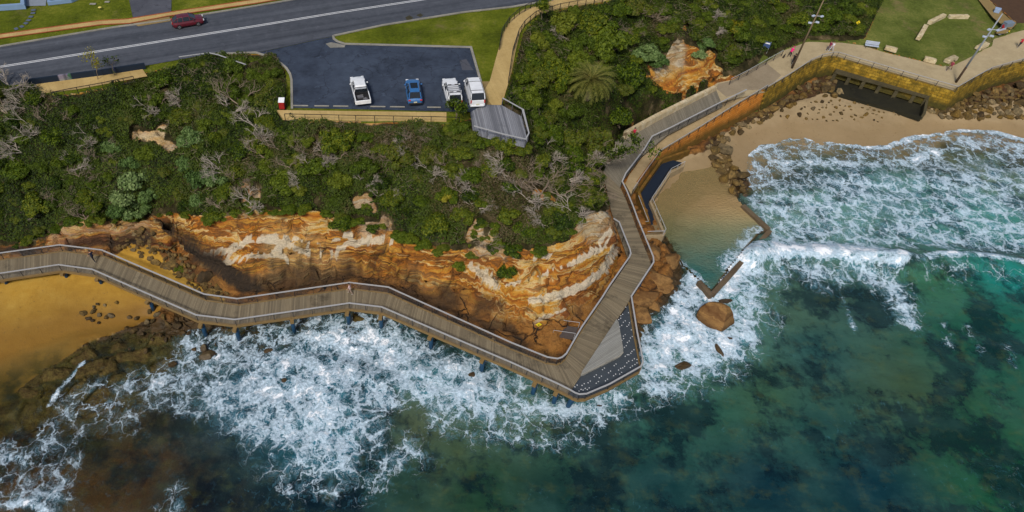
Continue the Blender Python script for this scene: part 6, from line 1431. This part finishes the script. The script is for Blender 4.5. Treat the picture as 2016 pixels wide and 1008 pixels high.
for k, (x, y, s) in enumerate(bare):
    if s == 0 or k % 5 == 3: continue
    g = on_ground(x, y + 14); o = link('bare_bush', bp[k % 6]); o.location = g + Vector((0, 0, .35 * canopy(g.x, g.y))); o.scale = (s, s, s * .9); o.rotation_euler.z = k * 2.1
    tag(o, 'leafless silvery dead bush showing its bare branches above the scrub', 'dead bush', 'bare dead bushes in the scrub')
# small trees: the two saplings by the painted wall, the old banksia on the left, the tree over the ramp
def tree(name, label, base, h, seed, mat, n, spread, leaf, cat='tree', r0=.1, lean=(0, 0)):
    t = thing(name, label, cat, tuple(base), local=True); rng = random.Random(seed); m = MB(); tips = []
    def grow(p, d, L, r, k):
        q = p; pts = [p]
        for i in range(3): d = (d + Vector((rng.uniform(-1, 1), rng.uniform(-1, 1), rng.uniform(-.2, .5))) * .2).normalized(); q = q + d * L / 3; pts.append(q)
        m.tube(pts, [r, r * .88, r * .78, r * .66], 5, cap=False)
        if k <= 1: tips.append(q)
        if k <= 0: return
        for _ in range(rng.choice((2, 3))): grow(q, (d + Vector((rng.uniform(-1, 1), rng.uniform(-1, 1), rng.uniform(-.3, .5))) * spread).normalized(), L * rng.uniform(.6, .85), r * .62, k - 1)
    grow(Vector((0, 0, -.3)), Vector((lean[0], lean[1], 1)).normalized(), h * .42, r0, 4); m.build('trunk', BARK, t, fixn=False)
    rg = np.random.default_rng(seed); T = np.array([tuple(p) for p in tips]); pk = T[rg.integers(0, len(T), n)] + rg.normal(size=(n, 3)) * .22
    V, F = leaves(pk, rg.normal(size=(n, 3)) + np.array([0, 0, .6]), leaf, rg); o = npmesh('crown', V, F, mat, False, attrs={'leaf': ('FLOAT', 'FACE', rg.uniform(0, 1, n))}); o.parent = t
    return t
tree('sapling', 'thin pale sapling with a sparse crown before the painted wall', on_ground(193, 158), 3.2, 5, L_YEL, 260, .8, .12, r0=.06)
tree('sapling', 'smaller crooked sapling right of the thin one by the painted wall', on_ground(226, 150), 2.4, 6, L_GREEN, 120, .9, .12, r0=.05)
tree('banksia_tree', 'sprawling pale-limbed tree with thin leaves at the left edge of the scrub', on_ground(8, 210), 5.0, 8, L_YEL, 500, .95, .13, r0=.14)
tree('banksia_tree', 'twisted tree with sparse dark leaves leaning over the upper ramp', on_ground(1180, 330), 6.2, 9, L_GREEN, 900, .95, .15, r0=.14, lean=(.6, .15))
tree('small_tree', 'rounded green tree by the bend of the curving tan path', on_ground(1066, 42), 3.6, 12, L_GREEN, 1600, .8, .15, r0=.1)
tree('small_tree', 'rounded green tree at the right end of the car park footpath', on_ground(898, 240), 2.4, 14, L_GREEN, 900, .9, .14, r0=.08)
# palm
pt = thing('date_palm', 'big feathery date palm rising from the scrub left of the orange rock face', 'palm', tuple(palm_g), local=True)
m = MB(); m.tube([(0, 0, -.4), (0, 0, 1.4), (0, 0, 2.9)], [.42, .38, .42], 10); m.build('trunk', BARK, pt, smooth=True)
rg = np.random.default_rng(3); Pq, Nq, Uq = [], [], []; mid = MB()
VV_, FF_ = [], []
for k in range(74):
    a = k * 2.39996; el = 1.25 - 1.35 * (k / 74) ** .8; L = rg.uniform(2.9, 3.5); pts = []; p = np.array([0, 0, 3.0]); 
    for i in range(12):
        e2 = el - (i / 11) ** 1.5 * 1.25; p = p + np.array([math.cos(a) * math.cos(e2), math.sin(a) * math.cos(e2), math.sin(e2)]) * L / 12; pts.append(p)
        s = np.array([-math.sin(a), math.cos(a), 0]); f = np.array([math.cos(a) * math.cos(e2), math.sin(a) * math.cos(e2), math.sin(e2)]); upv = np.cross(f, s) * -1
        for sg_ in (-1, 1):
            for hh_ in (0, .5):
                ln = .58 * (1 - abs(i / 11 - .45) * .9); b0_ = p + f * hh_ * L / 12; tip = b0_ + s * sg_ * ln * .75 + f * ln * .62 + np.array([0, 0, .10 - .12]); wv = f * .035
                o_ = len(VV_); VV_ += [b0_ - wv, b0_ + wv, tip + wv * .3, tip - wv * .3]; FF_.append([o_, o_ + 1, o_ + 2, o_ + 3])
    mid.tube([(0, 0, 2.9)] + [tuple(q) for q in pts], [.05] + [.035 - .0025 * i for i in range(12)], 4, cap=False)
mid.build('frond_ribs', plain('palm_rib', G(128, 118, 60), .7, .2, 3), pt, fixn=False)
o = npmesh('crown', np.array(VV_), np.array(FF_), L_PALM, False, attrs={'leaf': ('FLOAT', 'FACE', rg.uniform(0, 1, len(FF_)))}); o.parent = pt

# ---------------------------------------------------------------- boulders
def rockmat():
    n = N('boulder_stone'); p = n.obj(); r = n.rnd(); w_ = n.pos()
    c = n.ramp(r, [(.0, G(70, 54, 32)), (.2, G(98, 80, 42)), (.4, G(136, 106, 44)), (.55, G(108, 88, 46)), (.7, G(144, 116, 62)), (.85, G(112, 98, 72)), (1, G(156, 136, 96))])
    f = n.noise(n.vmath('ADD', p, n.comb(n.ma('MULTIPLY', r, 40), 0, 0)), 2.2, 6, .68)
    c = n.mix(n.mr(f, .35, .7, .75, 0), c, G(40, 34, 22)); c = n.mix(n.mr(f, .58, .75, 0, .5), c, G(170, 142, 84))
    z = n.xyz(w_)[2]; wet = n.mr(n.ma('ADD', z, n.ma('MULTIPLY', f, -1.0)), .35, -.2); c = n.mix(n.ma('MULTIPLY', wet, .7), c, G(46, 32, 20))
    n.bump(n.ma('ADD', f, n.ma('MULTIPLY', n.noise(p, 9, 4, .7), .3)), .8, .15); return n.fin(c, n.mr(wet, 0, 1, .88, .4), .3)
M_BOULD = rockmat()
M_RUB = plain('rubble_stone', G(92, 74, 42), .9, .5, .9)
n = N('shelf_stone'); p = n.pos(); st = n.noise(n.scale(n.vmath('ADD', p, n.vmath('SCALE', n.noise(p, .6, 4, .6, 0, 1), sc=1.5)), .3, .3, 1.6), 1, 5, .65)
c = n.ramp(st, [(.3, G(84, 52, 22)), (.45, G(106, 76, 42)), (.55, G(136, 102, 58)), (.65, G(94, 68, 38)), (.8, G(84, 56, 28))]); z = n.xyz(p)[2]
c = n.mix(n.ma('MULTIPLY', n.mr(n.ma('ADD', z, n.ma('MULTIPLY', n.noise(p, .9, 4), -1.0)), .3, -.3), .7), c, G(48, 32, 18)); n.bump(n.ma('ADD', st, n.ma('MULTIPLY', n.noise(p, 6, 4, .7), .3)), .8, .2); M_SHELF = n.fin(c, .8, .25)
def rock_mesh(seed, flat=.7, sub=3, cuts=15):
    rng = random.Random(seed); bm = bmesh.new(); bmesh.ops.create_icosphere(bm, subdivisions=sub, radius=1.0)
    pls = [(Vector((rng.uniform(-1, 1), rng.uniform(-1, 1), rng.uniform(-.7, 1))).normalized(), rng.uniform(.5, .82)) for _ in range(cuts)]
    sx, sy = rng.uniform(.85, 1.25), rng.uniform(.75, 1.0)
    co = np.array([tuple(v.co) for v in bm.verts]); nz = fbm(co[:, 0] * 1.4 + seed, co[:, 1] * 1.4, co[:, 2] * 1.4, 4, seed) - .5
    for v, q in zip(bm.verts, nz):
        c = v.co.copy()
        for pn, d in pls:
            e = c.dot(pn) - d
            if e > 0: c -= pn * e * .92
        c *= 1 + q * .28; v.co = Vector((c.x * sx, c.y * sy, c.z * flat))
    me = bpy.data.meshes.new('boulder'); bm.to_mesh(me); bm.free(); me.materials.append(M_BOULD)
    return me
RM = [rock_mesh(300 + k, random.Random(k).uniform(.6, .85)) for k in range(9)]
nb = 0
def scatter(poly, n, r0, r1, label, group, name='boulder', sep=.68, cat='boulder', sink=.15):
    global nb
    xs = [q[0] for q in poly]; ys = [q[1] for q in poly]; got = []; tries = 0; rng = random.Random(n * 7 + int(xs[0]))
    while len(got) < n and tries < n * 60:
        tries += 1; a, b = rng.uniform(min(xs), max(xs)), rng.uniform(min(ys), max(ys))
        if not bool(inpoly(np.array([a]), np.array([b]), poly)[0]): continue
        g = on_ground(a, b); r = r0 + (r1 - r0) * rng.random() ** 2.2
        if any((g.x - q[0]) ** 2 + (g.y - q[1]) ** 2 < (sep * (r + q[2])) ** 2 for q in got): continue
        got.append((g.x, g.y, r)); o = link(name, RM[nb % 9]); nb += 1
        o.location = (g.x, g.y, g.z + r * .35 - sink * r); o.scale = (r, r * rng.uniform(.75, 1.0), r * rng.uniform(.8, 1.1)); o.rotation_euler = (rng.uniform(-.5, .5), rng.uniform(-.5, .5), rng.uniform(0, 6.28))
        tag(o, label, cat, group)
    return len(got)
k1 = scatter([(1832, 205), (1880, 203), (1960, 178), (2030, 150), (2030, 235), (1960, 232), (1900, 240), (1850, 232), (1822, 215)], 86, .5, 1.2, 'rough sandstone boulder of the bank below the right end of the sea wall', 'boulders banked against the right end of the sea wall')
k2 = scatter([(1400, 282), (1440, 250), (1520, 205), (1600, 162), (1640, 150), (1660, 182), (1640, 195), (1600, 185), (1540, 220), (1480, 250), (1430, 275), (1410, 300)], 86, .5, 1.15, 'rough sandstone boulder in the line below the orange sea wall', 'boulders along the foot of the orange sea wall')
k3 = scatter([(1392, 288), (1425, 282), (1440, 320), (1462, 350), (1470, 392), (1440, 380), (1412, 345)], 34, .7, 1.6, 'big weathered boulder in the spit between rock pool and surf', 'boulders of the spit beside the rock pool', sink=.0)
k4 = scatter([(1600, 200), (1660, 195), (1720, 210), (1780, 225), (1720, 245), (1640, 240), (1560, 235), (1520, 235)], 60, .18, .55, 'small dark stone lying on the right-hand beach', 'small stones on the right-hand beach', 'beach_stone', 1.2, 'stone')
k5 = scatter([(235, 455), (285, 450), (330, 480), (420, 555), (455, 585), (400, 580), (330, 535), (270, 500), (225, 495)], 62, .28, .85, 'dark brown boulder in the sandy gully behind the boardwalk', 'boulders in the gully behind the boardwalk')
k6 = scatter([(165, 600), (240, 590), (245, 610), (195, 640), (160, 640)], 12, .3, .75, 'dark rounded boulder on the yellow sand in front of the boardwalk', 'dark boulders on the yellow sand')
k7 = scatter([(250, 625), (330, 610), (400, 660), (470, 700), (460, 720), (380, 715), (320, 700), (240, 690)], 40, .3, .95, 'wet brown boulder at the edge of the wash below the boardwalk', 'wet boulders at the edge of the wash', sink=-.1)
def rubble(polys, n, r0, r1, name, label):
    rng = np.random.default_rng(n); Vs, Fs, o_ = [], [], 0; base = []
    for me in RM[:4]:
        v = np.empty(len(me.vertices) * 3, np.float32); me.vertices.foreach_get('co', v); f = np.array([tuple(p.vertices) for p in me.polygons]); base.append((v.reshape(-1, 3), f))
    k = 0
    while k < n:
        poly = polys[k % len(polys)]; xs = [q[0] for q in poly]; ys = [q[1] for q in poly]; a, b = rng.uniform(min(xs), max(xs)), rng.uniform(min(ys), max(ys)); k += 1
        if not bool(inpoly(np.array([a]), np.array([b]), poly)[0]): continue
        g = on_ground(a, b); r = rng.uniform(r0, r1); v, f = base[k % 4]; th = rng.uniform(0, 6.28); c_, s_ = math.cos(th) * r, math.sin(th) * r
        Vs.append(np.stack([v[:, 0] * c_ - v[:, 1] * s_ + g.x, v[:, 0] * s_ + v[:, 1] * c_ + g.y, v[:, 2] * r + g.z + .1 * r], -1)); Fs.append(f + o_); o_ += len(v)
    tag(npmesh(name, np.concatenate(Vs), np.concatenate(Fs), M_RUB, False), label, 'rubble', kind='stuff')
rubble([[(1832, 205), (1880, 203), (1960, 178), (2030, 150), (2030, 235), (1960, 232), (1900, 240), (1850, 232), (1822, 215)], [(1400, 282), (1440, 250), (1520, 205), (1600, 162), (1640, 150), (1660, 182), (1640, 195), (1600, 185), (1540, 220), (1480, 250), (1430, 275), (1410, 300)], [(235, 455), (285, 450), (330, 480), (420, 555), (455, 585), (400, 580), (330, 535), (270, 500), (225, 495)], [(1392, 288), (1425, 282), (1440, 320), (1462, 350), (1470, 392), (1440, 380), (1412, 345)]], 1100, .2, .48, 'rubble', 'smaller stones filling the gaps between the boulders')
print('rocks', k1, k2, k3, k4, k5, k6, k7)
def one(x, y, sx, sy, sz, k, label, z=None, rz=0.0, flat=True):
    g = on_ground(x, y) if z is None else P(x, y, z); me = RM[k].copy(); o = link('sea_rock', me); o.location = g; o.scale = (sx, sy, sz); o.rotation_euler.z = rz; tag(o, label, 'rock'); return o
RM.append(rock_mesh(905, 1.0, 3, 11)); bb = one(1413, 628, 1.9, 2.15, 2.2, 9, 'large tan brown boulder standing in white water off the pool wall', 0.5, -.3); bb.data.materials.clear(); bb.data.materials.append(M_SHELF)
one(1427, 592, .9, .5, .6, 1, 'small wet rock touching the top of the large surf boulder', .2)
one(1343, 722, 1.1, .75, .8, 4, 'brown rock awash in foam below the large surf boulder', -.1)
one(1418, 694, .45, 1.25, .5, 2, 'narrow dark rock just breaking the foam', -.05, .2)
one(1436, 668, .7, .5, .5, 6, 'little dark rock under the large surf boulder', -.05)
one(1176, 800, .6, .5, .5, 5, 'brown rock in the foam near the raking pile', -.1); one(1232, 742, .6, .5, .6, 7, 'dark rock under the edge of the grating lookout', .1)
one(528, 690, .55, .7, .5, 1, 'reddish rock showing through the foam left of the boardwalk bend', 0); one(560, 752, .8, .45, .4, 2, 'flat dark rock breaking the wash far left', -.05); one(932, 738, .7, .6, .5, 8, 'grey rock just covered by foam below the boardwalk', -.1); one(410, 698, 1.2, .8, .6, 0, 'long red-brown rock in the wash', .1, .2); one(340, 718, .6, .5, .5, 4, 'red-brown rock at the inner edge of the wash', .1)
one(410, 545, 1.4, 1.1, 1.3, 6, 'large round brown boulder against the dark sloping slab', None, .4); one(420, 575, 1.2, .8, .7, 7, 'pale grey broken rock next to the boardwalk railing'); one(340, 520, 1.1, .9, .8, 5, 'mossy dark boulder in the middle of the gully')

# massive slabs of the shelf between the headland arm and the pool
for k, (x, y, a, b, c_, q, r) in enumerate([(1283, 497, 2.0, 1.7, 1.1, 0, .2), (1318, 512, 1.5, 1.8, 1.2, 5, .6), (1292, 545, 2.1, 1.6, 1.2, 3, -.4), (1268, 585, 1.8, 1.9, 1.2, 7, .3), (1306, 565, 1.3, 1.2, .8, 1, .1), (1264, 622, 1.3, 1.8, 1.1, 4, .9), (1290, 602, 1.0, 1.0, .7, 8, .4)]):
    me = RM[q].copy(); me.materials.clear(); me.materials.append(M_SHELF); o = link('shelf_rock', me); g = on_ground(x, y); o.location = g + Vector((0, 0, -.1)); o.scale = (a, b, c_); o.rotation_euler.z = r
    tag(o, ['brown rock slab against the pool landing', 'outermost brown rock slab pointing at the pool wall', 'brown rock slab beside the bend of the arm railing', 'brown rock slab next to the narrow tip of the grating', 'smaller brown rock on the outer edge of the shelf', 'lowest brown rock slab beside the lookout railing', 'little brown rock between the shelf slabs and the foam'][k], 'rock', None)
